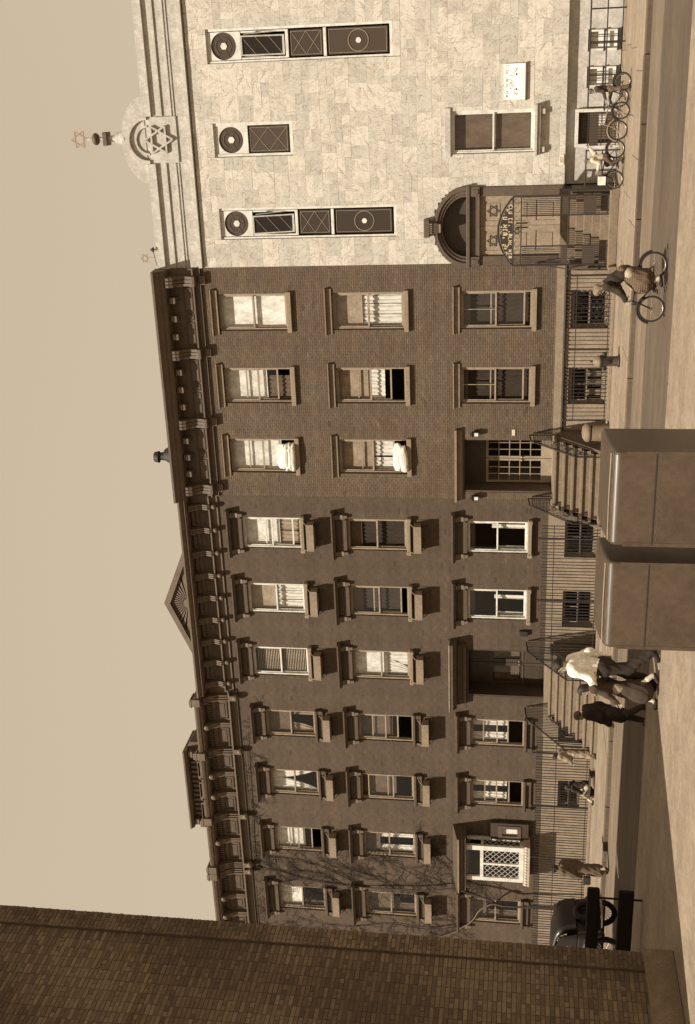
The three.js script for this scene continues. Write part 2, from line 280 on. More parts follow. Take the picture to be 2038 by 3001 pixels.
// ---------------------------------------------------------------- brick house with stone lintels (next to the synagogue)
{
  const A = thing('row_house', 'tan brick row house with plain stone lintels and bracketed dark cornice beside the synagogue', 'house');
  const X0 = -13.47, X1 = -5.66, bays = [-7.11, -9.55, -12.0], ww = 1.2, top = 13.3;
  const lv = { 3: [10.16, 12.44], 2: [6.38, 8.7], 1: [2.38, 4.62] };
  const holes = []; for (const f of [3, 2]) for (const b of bays) holes.push(winHole(b, lv[f][0], lv[f][1], ww));
  for (const b of bays.slice(0, 2)) { holes.push(winHole(b, lv[1][0], lv[1][1], ww)); }
  const door = [-13.2, -11.34, 1.6, 4.55]; holes.push(door);
  const bs = bays.slice(0, 2).map(b => [b - .6, b + .6, .05, 1.2]);
  mesh('wall', [extrudeXY([[X0, 1.64], [door[0], 1.64], [door[0], door[3]], [door[1], door[3]], [door[1], 1.64], [X1, 1.64], [X1, top], [X0, top]], -.35, -.008, 0, holes.filter(h => h !== door).map(h => rectH(...h)))], M.brickBack, A);
  stuffPart('brickwork', brickwork(X0 + .002, X1 - .002, 1.64, top, holes, { tone: .086, vary: .11, gap: .0095, z: 0, back: -.009 }), M.brick, A);
  mesh('stone_base', [extrudeXY([[X0, 0], [X1, 0], [X1, 1.4], [door[1], 1.4], [door[0], 1.4], [X0, 1.4]], -.35, .03, 0, bs.map(h => rectH(...h))), bx(X0, door[0], 1.4, 1.64, -.35, .055), bx(door[1], X1, 1.4, 1.64, -.35, .055)], M.band, A);
  mesh('base_pipe', [rod([X1 - .05, 1.36, .09], [door[1] - .1, 1.36, .09], .032)], M.iron, A);
  shell(A, X0, X1, top, M.room, [1.62, 5.6, 9.5]);
  const spec = {
    '3-0': { shade: 1, shadeMat: M.curtain, meet: .5 }, '3-1': { shade: .62, open: .42, shadeMat: M.shade, curtains: [[0, .75, .0, .42]], curtMat: M.shadeDim }, '3-2': { shade: .78, open: .5 },
    '2-0': { curtains: [[.02, .34, 0, 1], [.36, .66, 0, 1], [.68, .98, 0, 1]], curtMat: M.shade, shade: .4, shadeMat: M.shadeMid }, '2-1': { shade: .45, open: .42, shadeMat: M.shadeMid, curtains: [[.02, .5, .3, 1], [.5, .98, .3, 1]] }, '2-2': { shade: .5, shadeMat: M.shadeMid, open: .38, curtains: [[.02, .4, .2, 1], [.45, .98, .2, 1]], curtMat: M.shade },
    '1-0': { open: .16, cols: 2, lowCols: 1, curtains: [[0, 1, 0, 1]], curtMat: M.addedDrape, shade: .12, shadeMat: M.shadeDim }, '1-1': { open: .16, cols: 2, lowCols: 1, curtains: [[0, 1, 0, 1]], curtMat: M.addedDrape, shade: .08, shadeMat: M.shadeDim },  // full-width dark cloth added so these panes show dim brown, not black
  };
  for (const f of [3, 2, 1]) bays.forEach((b, i) => {
    if (f === 1 && i === 2) return; const [y0, y1] = lv[f];
    const w = sashWindow(A, b, y0, y1, ww, spec[f + '-' + i]);
    const L = part('lintel', A); mesh('lintel_stone', [rb(b - .73, b + .73, y1, y1 + .18, -.1, .05, .008)], M.lintelA, L); mesh('lintel_cap', [rb(b - .76, b + .76, y1 + .18, y1 + .215, -.1, .15, .01)], M.lintelA, L);
    mesh('sill', [rb(b - .66, b + .66, y0 - .15, y0, -.12, .12, .012)], M.sillA, A);
  });
  // basement windows with grilles
  bs.forEach((h, i) => { sashWindow(A, (h[0] + h[1]) / 2, h[2], h[3], h[1] - h[0], { dark: true, z: -.16, shade: .0001, shadeMat: M.shadeDim, curtains: i ? [[.12, .3, 0, .55], [.42, .6, 0, .55], [.7, .88, 0, .55]] : undefined, curtMat: M.shadeMid, cols: 2 });
    const G = part('window_grille', A); for (let k = 0; k <= 10; k++) { const x = h[0] + .02 + (h[1] - h[0] - .04) * k / 10; mesh('bar', [rod([x, h[2] + .02, .05], [x, h[3] + .09, .05], .009), ball(x, h[3] + .1, .05, .022, 1, 1.6, 1, 8)], M.iron, G); }
    for (const y of [.18, .66, 1.1]) mesh('cross_bar', [bx(h[0], h[1], y - .012, y + .012, .04, .06)], M.iron, G);
    if (!i) for (let k = 0; k < 5; k++) for (let j = 0; j < 2; j++) { const t = new THREE.TorusGeometry(.09, .011, 5, 14); t.translate(h[0] + .12 + k * .24, .3 + j * .2, .05); mesh('scroll', t, M.iron, G); } });
  // entrance
  const ex = -12.27, E = part('entrance', A);
  mesh('door_hood', [rb(-13.46, -11.06, 4.55, 4.72, -.1, .05, .01), rb(-13.52, -11.0, 4.72, 4.8, -.1, .2, .014)], M.lintelA, E);
  mesh('reveal', [bx(door[0], door[0] + .05, 1.6, 4.55, -.95, -.02), bx(door[1] - .05, door[1], 1.6, 4.55, -.95, -.02), bx(door[0] + .05, door[1] - .05, 4.5, 4.55, -.95, -.02)], M.woodMid, E);
  mesh('transom', [bx(door[0] + .05, door[1] - .05, 3.8, 4.5, -.86, -.8)], M.wood, E);
  mesh('threshold', [bx(door[0], door[1], 1.4, 1.62, -.95, .06)], M.band, E);
  for (const s of [-1, 1]) {
    const d = part('door', A, [ex + s * .43, 1.62, -.82]), g = [], w = .42, cols = 3, rws = 5, y0 = .36, y1 = 2.1;
    g.push(bx(-w, -w + .07, 0, 2.18, -.025, .025), bx(w - .07, w, 0, 2.18, -.025, .025), bx(-w + .07, w - .07, 0, y0, -.024, .024), bx(-w + .07, w - .07, y1, 2.18, -.024, .024));
    for (let i = 1; i < cols; i++) { const x = -w + .07 + (2 * w - .14) * i / cols; g.push(bx(x - .012, x + .012, y0, y1, -.02, .02)); } for (let j = 1; j < rws; j++) { const y = y0 + (y1 - y0) * j / rws; g.push(bx(-w + .07, w - .07, y - .014, y + .014, -.019, .019)); }
    mesh('door_leaf', g, M.sash, d); for (let i = 0; i < cols; i++) for (let j = 0; j < rws; j++) { const p = new THREE.PlaneGeometry(.215, .33); p.translate(-w + .07 + .2335 * (i + .5), y0 + .348 * (j + .5), 0); mesh('pane', p, M.glass, d); }
    mesh('handle', [ball(-s * .37, 1.0, .06, .035), rod([-s * .37, 1.0, .02], [-s * .37, 1.0, .06], .012)], M.chrome, d);
  }
  for (const x of [-13.36, -11.14]) { const l = part('wall_lantern', A, [x, 4.1, 0]); mesh('bracket', [bx(-.03, .03, -.05, .16, 0, .04), rod([0, .12, .03], [0, .16, .13], .012)], M.iron, l); mesh('lamp_body', [bx(-.075, .075, -.1, .12, .06, .2)], M.iron, l); mesh('lamp_glass', [bx(-.055, .055, -.07, .05, .2, .206)], M.white, l); mesh('lamp_cap', [new THREE.ConeGeometry(.13, .07, 4).rotateY(Math.PI / 4).translate(0, .155, .13)], M.iron, l); }
  const num = canvasTex(128, 64, c => { c.fillStyle = '#7d664c'; c.fillRect(0, 0, 128, 64); c.fillStyle = '#efe8da'; c.font = 'bold 58px sans-serif'; c.textAlign = 'center'; c.fillText('305', 64, 54); });
  const np = new THREE.BoxGeometry(.26, .13, .012); np.translate(-11.12, 2.9, .012); mesh('number_plate', np, new THREE.MeshStandardMaterial({ map: num, roughness: .6 }), A);
  // cornice
  const K = part('cornice', A);
  mesh('crown', [sweepX([[0, 13.95], [.5, 13.98], [.56, 14.03], [.56, 14.09], [.63, 14.14], [.68, 14.22], [.76, 14.28], [.76, 14.35], [0, 14.42]], X0 - .02, X1)], M.corniceA, K);
  mesh('frieze', [bx(X0, X1, 13.17, 13.95, -.1, .07)], M.corniceA, K);
  mesh('light_moulding', [rb(X0, X1, 13.12, 13.18, -.02, .21, .015)], M.corniceLight, K);
  mesh('fascia', [bx(X0, X1, 12.96, 13.12, -.1, .05), bx(X0, X1, 12.93, 12.96, -.1, .08)], M.corniceA, K);
  const br = [-6.04, -8.41, -10.78, -13.14], rib = sweepX([[0, 13.12], [.24, 13.05], [.3, 13.12], [.24, 13.25], [.2, 13.45], [.3, 13.66], [.46, 13.74], [.5, 13.85], [.5, 13.96], [0, 13.96]], -.045, .045);
  br.forEach((x, i) => { const B = part('bracket', A); mesh('rib', [at(rib, x - .11, 0, .05), at(rib, x, 0, .055), at(rib, x + .11, 0, .05)], M.corniceA, B); mesh('bracket_core', [sweepX([[0, 13.1], [.2, 13.1], [.17, 13.4], [.26, 13.7], [.44, 13.78], [.44, 13.95], [0, 13.95]], x - .16, x + .16)], M.corniceA, B);
    mesh('bracket_tip', [0, 1, 2].map(k => rb(x - .15 + k * .11, x - .07 + k * .11, 13.84, 13.93, .5, .565, .02)), M.corniceLight, B); mesh('bracket_foot', [rb(x - .165, x + .165, 13.05, 13.19, .1, .345, .02)], M.corniceLight, B); mesh('pendant', [rb(x - .14, x + .14, 12.76, 12.95, 0, .14, .02)], M.corniceA, B);
    if (i < 3) { const s = (br[i + 1] - x) / 4; for (let k = 1; k < 4; k++) { const m = part('modillion', A); mesh('modillion_block', [rb(x + s * k - .1, x + s * k + .1, 13.72, 13.95, .06, .42, .02)], M.corniceA, m); mesh('modillion_face', [rb(x + s * k - .075, x + s * k + .075, 13.83, 13.92, .42, .45, .01)], M.hood, m); }
      const p0 = x - .24, p1 = br[i + 1] + .24, mid = (p0 + p1) / 2; for (const [a, b] of [[mid + .17, p0], [p1, mid - .17], [mid - .11, mid + .11]]) { mesh('frieze_panel', [extrudeXY(rect(a, b, 13.24, 13.54), .07, .1, 0, [rectH(a + .035, b - .035, 13.275, 13.505)])], M.hood, K); } } });
  // roof
  mesh('roof', [bx(X0, X1, 13.3, 13.9, -7, -.1)], M.roofBlack, A);
  const v = thing('roof_ventilator', 'dark squat ventilator cowl standing on the brick house roof', 'vent', [-12.08, 14.36, -.25]);
  mesh('ventilator_base', [new THREE.CylinderGeometry(.2, .46, .46, 14).translate(0, .23, 0)], M.iron, v); mesh('ventilator_neck', [new THREE.CylinderGeometry(.13, .16, .24, 12).translate(-.05, .56, 0)], M.iron, v); mesh('ventilator_cap', [new THREE.CylinderGeometry(.17, .21, .16, 14).translate(-.08, .76, 0)], M.iron, v);
}
// ---------------------------------------------------------------- shared pieces of the two hooded houses
function hoodedWindow(P, b, y0, hoodTop, w, spec, hw = .88) {
  const y1 = hoodTop - .5;
  sashWindow(P, b, y0, y1, w, { z: -.06, ...spec });
  const L = part('window_hood', P);
  mesh('hood_cap', [sweepX([[-.1, hoodTop - .13], [.2, hoodTop - .12], [.24, hoodTop - .06], [.3, hoodTop - .05], [.3, hoodTop], [-.1, hoodTop + .04]], b - hw, b + hw)], M.hood, L);
  mesh('hood_frieze', [rb(b - hw + .1, b + hw - .1, y1 + .02, hoodTop - .13, -.1, .06, .008), rb(b - hw + .32, b + hw - .32, y1 - .02, y1 + .06, -.1, .1, .01), bx(b - hw + .36, b + hw - .36, y1 + .2, y1 + .24, .06, .1)], M.hood, L);
  for (const s of [-1, 1]) mesh('hood_bracket', [sweepX([[.05, y1 + .1], [.13, y1 + .1], [.11, y1 + .2], [.2, y1 + .34], [.2, hoodTop - .13], [.05, hoodTop - .13]], b + s * (hw - .2) - .075, b + s * (hw - .2) + .075), rb(b + s * (hw - .2) - .06, b + s * (hw - .2) + .06, y1 - .06, y1 + .1, 0, .12, .02)], M.corniceBl, L);
}
function windowBox(x, y, w, label, group) { // y is the top edge of the trough, hung below the sill
  const o = thing('window_box', label, 'window box', [x, y - .25, .0], 0, group);
  const t = [bx(-w / 2, w / 2, 0, .25, .385, .41), bx(-w / 2, w / 2, 0, .25, .06, .085), bx(-w / 2, -w / 2 + .025, 0, .25, .085, .385), bx(w / 2 - .025, w / 2, 0, .25, .085, .385), bx(-w / 2 + .025, w / 2 - .025, .001, .025, .085, .385), bx(-w / 2 - .01, w / 2 + .01, -.012, .012, .405, .425)];
  mesh('trough', t, M.boxMetal, o);
  mesh('soil', [bx(-w / 2 + .025, w / 2 - .025, .05, .19, .085, .385)], M.dark, o);
  for (const s of [-1, 1]) { mesh('bracket', [bx(s * w * .42 - .012, s * w * .42 + .012, -.025, 0, .0, .4), rod([s * w * .42, -.2, .01], [s * w * .42, -.012, .36], .01)], M.iron, o); mesh('wire', [rod([s * w * .54, .42, .16], [s * w * .49, .25, .39], .008, .008, 5)], M.dimWhite, o); }
}
function sillB(P, b, y, light) { mesh('sill', light ? [rb(b - .69, b + .69, y - .13, y, -.1, .16, .02), rb(b - .68, b - .54, y - .16, y + .01, .02, .19, .03), rb(b + .54, b + .68, y - .16, y + .01, .02, .19, .03)] : [rb(b - .68, b + .68, y - .1, y, -.1, .17, .02), rb(b - .62, b + .62, y - .3, y - .1, -.05, .07, .01), rb(b - .66, b - .5, y - .32, y - .08, .0, .14, .03), rb(b + .5, b + .66, y - .32, y - .08, 0, .14, .03)], light ? M.sillA : M.hood, P); }
function basement(P, x0, x1, wins, y1) {
  mesh('basement_wall', [extrudeXY(rect(x0, x1, 0, y1), -.35, .015, 0, wins.map(h => rectH(...h)))], M.band, P);
  for (const h of wins) { sashWindow(P, (h[0] + h[1]) / 2, h[2], h[3], h[1] - h[0], { dark: true, z: -.15, cols: 2 });
    const G = part('window_grille', P); const n = Math.round((h[1] - h[0]) / .11); for (let k = 0; k <= n; k++) { const x = h[0] + .02 + (h[1] - h[0] - .04) * k / n; mesh('bar', [rod([x, h[2], -.03], [x, h[3], -.03], .011)], M.iron, G); } mesh('cross_bar', [bx(h[0], h[1], (h[2] + h[3]) / 2 - .015, (h[2] + h[3]) / 2 + .015, -.045, -.015)], M.iron, G); }
}

// ---------------------------------------------------------------- house with the sunburst pediment
{
  const B = thing('row_house', 'brown row house with hooded windows and a sunburst pediment on its cornice', 'house');
  const X0 = -21.17, X1 = -13.47, bays = [-14.83, -17.35, -19.9], ww = 1.16, top = 13.2, lv = { 3: [10.13, 12.72], 2: [6.44, 9.03], 1: [2.36, 4.91] };
  const door = [-21.0, -19.1, 1.55, 4.42], holes = []; for (const f of [3, 2, 1]) bays.forEach((b, i) => { if (f > 1 || i < 2) holes.push(winHole(b, lv[f][0], lv[f][1] - .5, ww)); });
  mesh('wall', [extrudeXY([[X0, 1.7], [door[0], 1.7], [door[0], door[3]], [door[1], door[3]], [door[1], 1.7], [X1, 1.7], [X1, top], [X0, top]], -.35, -.003, 0, holes.map(h => rectH(...h)))], M.stuccoB, B);
  stuffPart('brickwork', brickwork(X0 + .002, X1 - .002, 1.7, top, holes.concat([door]), { tone: .060, vary: .03, gap: .003, z: 0, back: -.004 }), M.brick, B);
  basement(B, X0, -19.1, [], 1.7); basement(B, -19.1, X1, [[-15.5, -14.15, .1, 1.15], [-18.1, -16.75, .1, 1.15]], 1.7);
  shell(B, X0, X1, top, M.room, [1.62, 5.6, 9.5]);
  const spec = { '3-0': { shade: .62, open: .24, curtains: [[.02, .48, 0, .6], [.52, .98, 0, .6]], curtMat: M.shadeMid, frameMat: M.white }, '3-1': { shade: .48, shadeMat: M.shadeMid, curtains: [[.02, .32, 0, .6], [.34, .66, 0, .6], [.68, .98, 0, .6]], curtMat: M.shade, frameMat: M.white }, '3-2': { blinds: [10.25, 12.05], shadeMat: M.shadeMid, frameMat: M.white },
    '2-0': { shade: .22, shadeMat: M.shadeDim, curtains: [[0, 1, 0, 1]], curtMat: M.addedDrape }, '2-1': { open: .2, shade: .2, shadeMat: M.shadeDim, curtains: [[0, 1, .12, 1]], curtMat: M.addedDrape }, '2-2': { shade: .6, curtains: [[.02, .7, 0, .75, -.6], [.4, .98, 0, .75]], curtMat: M.shade },  // first two windows: dark cloth added to brighten their black panes
    '1-0': { curtains: [[0, .1, 0, .5], [.72, .86, 0, .6]], frameMat: M.white, shade: .1, shadeMat: M.shadeDim }, '1-1': { curtains: [[0, .12, 0, .5], [.6, .74, 0, .55]], frameMat: M.white, shade: .1, shadeMat: M.shadeDim } };
  const desc = { '3-0': 'half open top floor window', '3-1': 'top floor window with pale net curtains', '3-2': 'top floor window with slatted blind', '2-0': 'dark closed second floor window', '2-1': 'dark second floor window raised a crack', '2-2': 'second floor window with bright white curtain' };
  for (const f of [3, 2, 1]) bays.forEach((b, i) => { if (f === 1 && i === 2) return; hoodedWindow(B, b, lv[f][0], lv[f][1], ww, spec[f + '-' + i]); sillB(B, b, lv[f][0], true);
    if (f > 1) windowBox(b, lv[f][0] - .25, .98, 'grey metal window box under ' + desc[f + '-' + i] + ' of sunburst house', 'window boxes of the sunburst house'); });
  // entrance
  const E = part('entrance', B), ex = -20.05;
  mesh('door_hood', [sweepX([[-.1, 4.75], [.3, 4.77], [.36, 4.85], [.5, 4.88], [.5, 4.98], [-.1, 5.1]], -21.4, -18.75), bx(-21.25, -18.9, 4.42, 4.75, -.1, .12), bx(-21.2, -18.95, 4.46, 4.53, .12, .2)], M.hood, E);
  mesh('hood_edge', [rb(-21.42, -18.73, 4.985, 5.03, -.05, .52, .01)], M.sillA, E);
  mesh('reveal', [bx(door[0], door[0] + .06, 1.55, 4.42, -1.0, -.01), bx(door[1] - .06, door[1], 1.55, 4.42, -1.0, -.01), bx(door[0] + .06, door[1] - .06, 4.36, 4.42, -1.0, -.01)], M.wood, E);
  mesh('threshold', [bx(door[0], door[1], 1.4, 1.56, -1, .02)], M.step, E);
  for (const s of [-1, 1]) { const d = part('door', B, [ex + s * .44, 1.57, -.85]); mesh('door_leaf', [extrudeXY(rect(-.43, .43, 0, 2.75), -.03, .03, 0, [rectH(-.3, .3, .95, 1.95)]), bx(-.3, .3, .2, .75, .03, .05), bx(-.22, .22, .28, .67, .05, .06)], M.wood, d); const p = new THREE.PlaneGeometry(.6, 1.0); p.translate(0, 1.45, 0); mesh('pane', p, M.glass, d); mesh('moulding', [bx(-.35, .35, .86, .9, .03, .055), bx(-.35, .35, 2.0, 2.04, .03, .055)], M.woodMid, d); const cg = new THREE.PlaneGeometry(.56, .9, 16, 4), cp = cg.attributes.position; for (let i = 0; i < cp.count; i++) cp.setZ(i, .014 * Math.sin(cp.getX(i) * 60)); cg.computeVertexNormals(); cg.translate(0, 1.45, -.1); mesh('net_curtain', cg, M.shadeDim, d); mesh('handle', [ball(-s * .38, 1.0, .06, .03)], M.chrome, d); }
  mesh('letter_box', [rb(-18.5, -18.3, 2.3, 2.6, .0, .12, .02)], M.iron, B);
  // cornice
  const K = part('cornice', B);
  mesh('crown', [sweepX([[0, 14.0], [.5, 14.02], [.55, 14.08], [.62, 14.12], [.68, 14.2], [.68, 14.26], [0, 14.32]], X0 - .02, X1 + .02)], M.corniceB, K);
  mesh('crown_edge', [rb(X0 - .02, X1 + .02, 14.04, 14.075, .5, .58, .01)], M.corniceBl, K);
  mesh('frieze', [bx(X0, X1, 13.32, 14.0, -.1, .08)], M.corniceB, K); mesh('fascia', [bx(X0, X1, 13.02, 13.28, -.1, .05)], M.corniceB, K);
  const nb = 9, bxs = []; for (let i = 0; i < nb; i++) bxs.push(-13.83 - i * .8725);
  mesh('light_moulding', [rb(X0, X1, 13.27, 13.32, 0, .2, .012)], M.corniceBl, K);
  bxs.forEach((x, i) => { const Q = part('bracket', B); mesh('rib', [-.07, 0, .07].map(o => sweepX([[.05, 13.3], [.22, 13.26], [.26, 13.34], [.2, 13.55], [.3, 13.75], [.42, 13.86], [.42, 14.0], [.05, 14.0]], x + o - .024, x + o + .024)), M.corniceB, Q); mesh('bracket_core', [sweepX([[.05, 13.32], [.18, 13.32], [.15, 13.55], [.36, 13.86], [.36, 13.99], [.05, 13.99]], x - .1, x + .1)], M.corniceB, Q); mesh('bracket_tip', [-.06, .0, .06].map(o => rb(x + o - .018, x + o + .018, 13.88, 13.96, .42, .455, .01)), M.corniceBl, Q); mesh('ball_drop', [ball(x, 13.13, .15, .095), bx(x - .05, x + .05, 13.19, 13.28, .05, .18)], M.corniceBl, Q);
    if (i < nb - 1) { const a = x - .8725 + .17, b = x - .17; mesh('frieze_panel', [extrudeXY(rect(a, b, 13.4, 13.72), .08, .11, 0, [rectH(a + .04, b - .04, 13.44, 13.68)]), bx(a + .08, b - .08, 13.48, 13.64, .08, .1)], M.hood, K); const dn = []; for (let k = 0; k < 7; k++) { const dx = a + .04 + (b - a - .08) * k / 6; dn.push(bx(dx - .028, dx + .028, 13.84, 13.95, .08, .2)); } mesh('dentils', dn, M.corniceB, K); } });
  // pediment
  const D = part('pediment', B), ax = -17.38, ay = 15.14, hw = 2.05, yb = 14.26;
  const outer = [[ax - hw, yb], [ax + hw, yb], [ax, ay]], sl = (ay - yb) / hw, inset = .2, inner = [[ax - hw + .52, yb + .02], [ax, ay - inset], [ax + hw - .52, yb + .02]];
  mesh('raking_cornice', [extrudeXY([[ax - hw, yb], [ax - hw + .5, yb], [ax, ay - .22], [ax + hw - .5, yb], [ax + hw, yb], [ax, ay]], .1, .6)], M.corniceB, D);
  mesh('raking_edge', [extrudeXY([[ax - hw + .42, yb], [ax - hw + .5, yb], [ax, ay - .225], [ax + hw - .5, yb], [ax + hw - .42, yb], [ax, ay - .185]], .6, .63)], M.corniceBl, D);
  mesh('tympanum', [extrudeXY([[ax - hw + .5, yb], [ax + hw - .5, yb], [ax, ay - .22]], .1, .44)], M.corniceB, D);
  const hh = ay - .25 - yb, hb = hw - .58;
  for (let k = 0; k < 17; k++) { const t0 = Math.PI * (k + .22) / 17, t1 = Math.PI * (k + .78) / 17, lim = t => { const c = Math.cos(t), s = Math.sin(t); return 1 / (Math.abs(c) / hb + s / hh); }; const r0 = .2; mesh('sun_ray', [extrudeXY([[ax + r0 * Math.cos(t0), yb + r0 * Math.sin(t0)], [ax + lim(t0) * Math.cos(t0), yb + lim(t0) * Math.sin(t0)], [ax + lim(t1) * Math.cos(t1), yb + lim(t1) * Math.sin(t1)], [ax + r0 * Math.cos(t1), yb + r0 * Math.sin(t1)]], .44, .535)], M.corniceBl, D); }
  const sd = new THREE.CircleGeometry(.17, 18, 0, Math.PI), sh = new THREE.Shape(); sh.absarc(0, 0, .18, 0, Math.PI); const sg = new THREE.ExtrudeGeometry(sh, { depth: .12, bevelEnabled: false }); sg.translate(ax, yb, .44); mesh('sun_disc', sg, M.corniceBl, D);
  const dd = []; for (const s of [-1, 1]) for (let k = 1; k < 22; k++) { const u = k / 22, x = ax + s * (hw - .5) * u, y = ay - .225 - (ay - .225 - yb) * u; const q = bx(-.02, .02, -.05, .0, .44, .56); q.translate(x, y, 0); dd.push(q); } mesh('dentils', dd, M.corniceB, D);
  mesh('roof', [bx(X0, X1, 13.2, 13.9, -7, -.1)], M.roofBlack, B);
}

// ---------------------------------------------------------------- four bay house with oriel and raised parapet
{
  const C = thing('row_house', 'brown four-bay row house with white lattice oriel, bare vine and raised parapet block', 'house');
  const X0 = -33.4, X1 = -21.17, bays = [-22.52, -25.12, -27.74, -30.58], ww = 1.12, top = 13.15, lv = { 3: [10.01, 12.42], 2: [6.38, 8.92], 1: [2.36, 4.8] };
  const holes = []; for (const f of [3, 2, 1]) bays.forEach((b, i) => { if (f === 1 && i === 2) return; holes.push(winHole(b, lv[f][0], lv[f][1] - .5, ww)); });
  holes.push([-28.5, -27.2, 2.3, 4.3]);
  mesh('wall', [wallSheet(X0, X1, 1.7, top, holes, -.35, -.003)], M.stuccoB, C);
  stuffPart('brickwork', brickwork(X0 + .002, X1 - .002, 1.7, top, holes, { tone: .061, vary: .03, gap: .003, z: 0, back: -.004 }), M.brick, C);
  basement(C, X0, X1, [[-22.75, -21.75, .05, 1.15], [-25.6, -24.4, .3, 1.1], [-31.2, -30.0, .3, 1.1]], 1.7);
  shell(C, X0, X1, top, M.room, [1.62, 5.6, 9.5]);
  const spec = { '3-0': { shade: .5, shadeMat: M.shadeDim, curtains: [[0, .4, 0, .5, -.6], [.75, 1, 0, .5]], curtMat: M.shadeMid }, '3-1': { curtains: [[0, .5, 0, 1, -.9], [.5, 1, 0, 1, .9]], curtMat: M.curtain }, '3-2': { shade: .62, open: .36 }, '3-3': { shade: .46, shadeMat: M.curtain, curtains: [[0, .2, 0, .5]], curtMat: M.shadeDim },
    '2-0': { shade: .62, shadeMat: M.shadeDim, open: .5 }, '2-1': { shade: .66, shadeMat: M.shadeDim, open: .0, topDrop: .22 }, '2-2': { shade: .3, shadeMat: M.shadeDim, curtains: [[.02, .3, 0, .85], [.65, .98, 0, .85]], curtMat: M.curtain }, '2-3': { shade: .55, shadeMat: M.shadeDim, curtains: [[0, .35, 0, 1]], curtMat: M.shadeDim },
    '1-0': { open: .5, curtains: [[.02, .36, .3, 1], [.64, .98, .3, 1]] }, '1-1': { open: .44, curtains: [[.02, .36, .3, 1], [.62, .98, .3, 1]] }, '1-3': { shade: .3, shadeMat: M.shadeDim, curtains: [[0, .36, 0, .8]], curtMat: M.shadeDim } };
  const desc = { '3-0': 'top floor window with dark parted drapes', '3-1': 'top floor window with white tied-back curtains', '3-2': 'half raised top floor window with cream shade', '3-3': 'top floor window with bright shade drawn halfway', '2-0': 'second floor window with raised lower sash', '2-1': 'second floor window with lowered top sash', '2-2': 'second floor window with narrow white curtains', '2-3': 'second floor window behind bare vine stems' };
  for (const f of [3, 2, 1]) bays.forEach((b, i) => { if (f === 1 && i === 2) return; hoodedWindow(C, b, lv[f][0], lv[f][1], ww, spec[f + '-' + i], i === 3 ? .95 : .81); sillB(C, b, lv[f][0], false);
    if (f > 1) windowBox(b, lv[f][0] - .34, .92, 'grey metal window box under ' + desc[f + '-' + i] + ' of vine house', 'window boxes of the vine house'); });
  // oriel
  const O = part('oriel', C), o0 = -28.62, o1 = -27.05, zf = .62;
  mesh('oriel_roof', [sweepX([[0, 4.42], [.7, 4.42], [.78, 4.5], [.86, 4.54], [.86, 4.6], [.95, 4.66], [.95, 4.74], [0, 4.95]], -29.0, -26.6)], M.hood, O);
  mesh('roof_edge', [rb(-29.02, -26.58, 4.67, 4.72, .9, .97, .01), rb(-29.0, -26.62, 4.43, 4.47, .7, .8, .01)], M.sillA, O);
  mesh('oriel_post', [rb(o1 - .2, o1, 2.3, 4.42, zf - .12, zf, .01), rb(o0, o0 + .16, 2.3, 4.42, zf - .12, zf, .01), rb(o1 - .12, o1, 2.3, 4.42, 0, .1, .01)], M.white, O);
  mesh('oriel_rail', [bx(o0 + .16, o1 - .2, 2.3, 2.46, zf - .1, zf - .005), bx(o0 + .16, o1 - .2, 3.78, 3.9, zf - .1, zf - .005), bx((o0 + o1) / 2 - .06, (o0 + o1) / 2 + .02, 2.46, 3.78, zf - .09, zf - .004), bx(o1 - .1, o1 - .02, 2.3, 2.44, .1, zf - .12), bx(o1 - .1, o1 - .02, 3.78, 3.88, .1, zf - .12)], M.white, O);
  mesh('oriel_base', [bx(-28.7, -26.97, 2.14, 2.3, 0, zf + .06), rb(-28.72, -26.95, 2.06, 2.14, 0, zf + .1, .01)], M.dimWhite, O);
  const scal = []; for (let k = 0; k < 14; k++) scal.push(ball(-28.66 + k * .13, 2.2, zf + .07, .05, 1, 1, .6, 8)); mesh('scallop_trim', scal, M.white, O);
  const lat = []; const lattice = (xa, xb, ya, yb, z) => { const p = .22; for (let c = -8; c < 14; c++) for (const s of [1, -1]) { // clipped diagonals
      let pts = []; const y0 = ya + c * p; const f = x => s > 0 ? y0 + (x - xa) : y0 + (xb - x); let x0 = xa, x1 = xb; const lo = Math.min(f(xa), f(xb)), hi = Math.max(f(xa), f(xb)); if (hi <= ya || lo >= yb) continue;
      if (s > 0) { if (f(x0) < ya) x0 = xa + (ya - y0); if (f(x1) > yb) x1 = xa + (yb - y0); } else { if (f(x1) < ya) x1 = xb - (ya - y0); if (f(x0) > yb) x0 = xb - (yb - y0); }
      if (x1 - x0 > .03) lat.push(rod([x0, f(x0), z + s * .006], [x1, f(x1), z + s * .006], .009, .009, 5)); } };
  lattice(o0 + .16, (o0 + o1) / 2 - .06, 2.46, 3.78, zf - .05); lattice((o0 + o1) / 2 + .02, o1 - .2, 2.46, 3.78, zf - .05);
  for (const g of lat) mesh('lattice_bar', g, M.white, O); lat.length = 0; lattice(.1, zf - .12, 2.46, 3.78, 0); for (const g of lat) { g.rotateY(-Math.PI / 2); g.translate(o1 - .06, 0, 0); mesh('lattice_bar', g, M.white, O); }
  for (const [a, b, c, d] of [[o0 + .16, (o0 + o1) / 2 - .06, 2.46, 3.78], [(o0 + o1) / 2 + .02, o1 - .2, 2.46, 3.78], [o0 + .16, o1 - .2, 3.9, 4.42]]) { const p = new THREE.PlaneGeometry(b - a, d - c); p.translate((a + b) / 2, (c + d) / 2, zf - .085); mesh('pane', p, M.glass, O); }
  mesh('oriel_lining', [bx(o0, o0 + .04, 2.3, 4.42, 0, zf - .12), bx(o0 + .04, o1 - .13, 4.36, 4.42, 0, zf - .12)], M.woodMid, O);
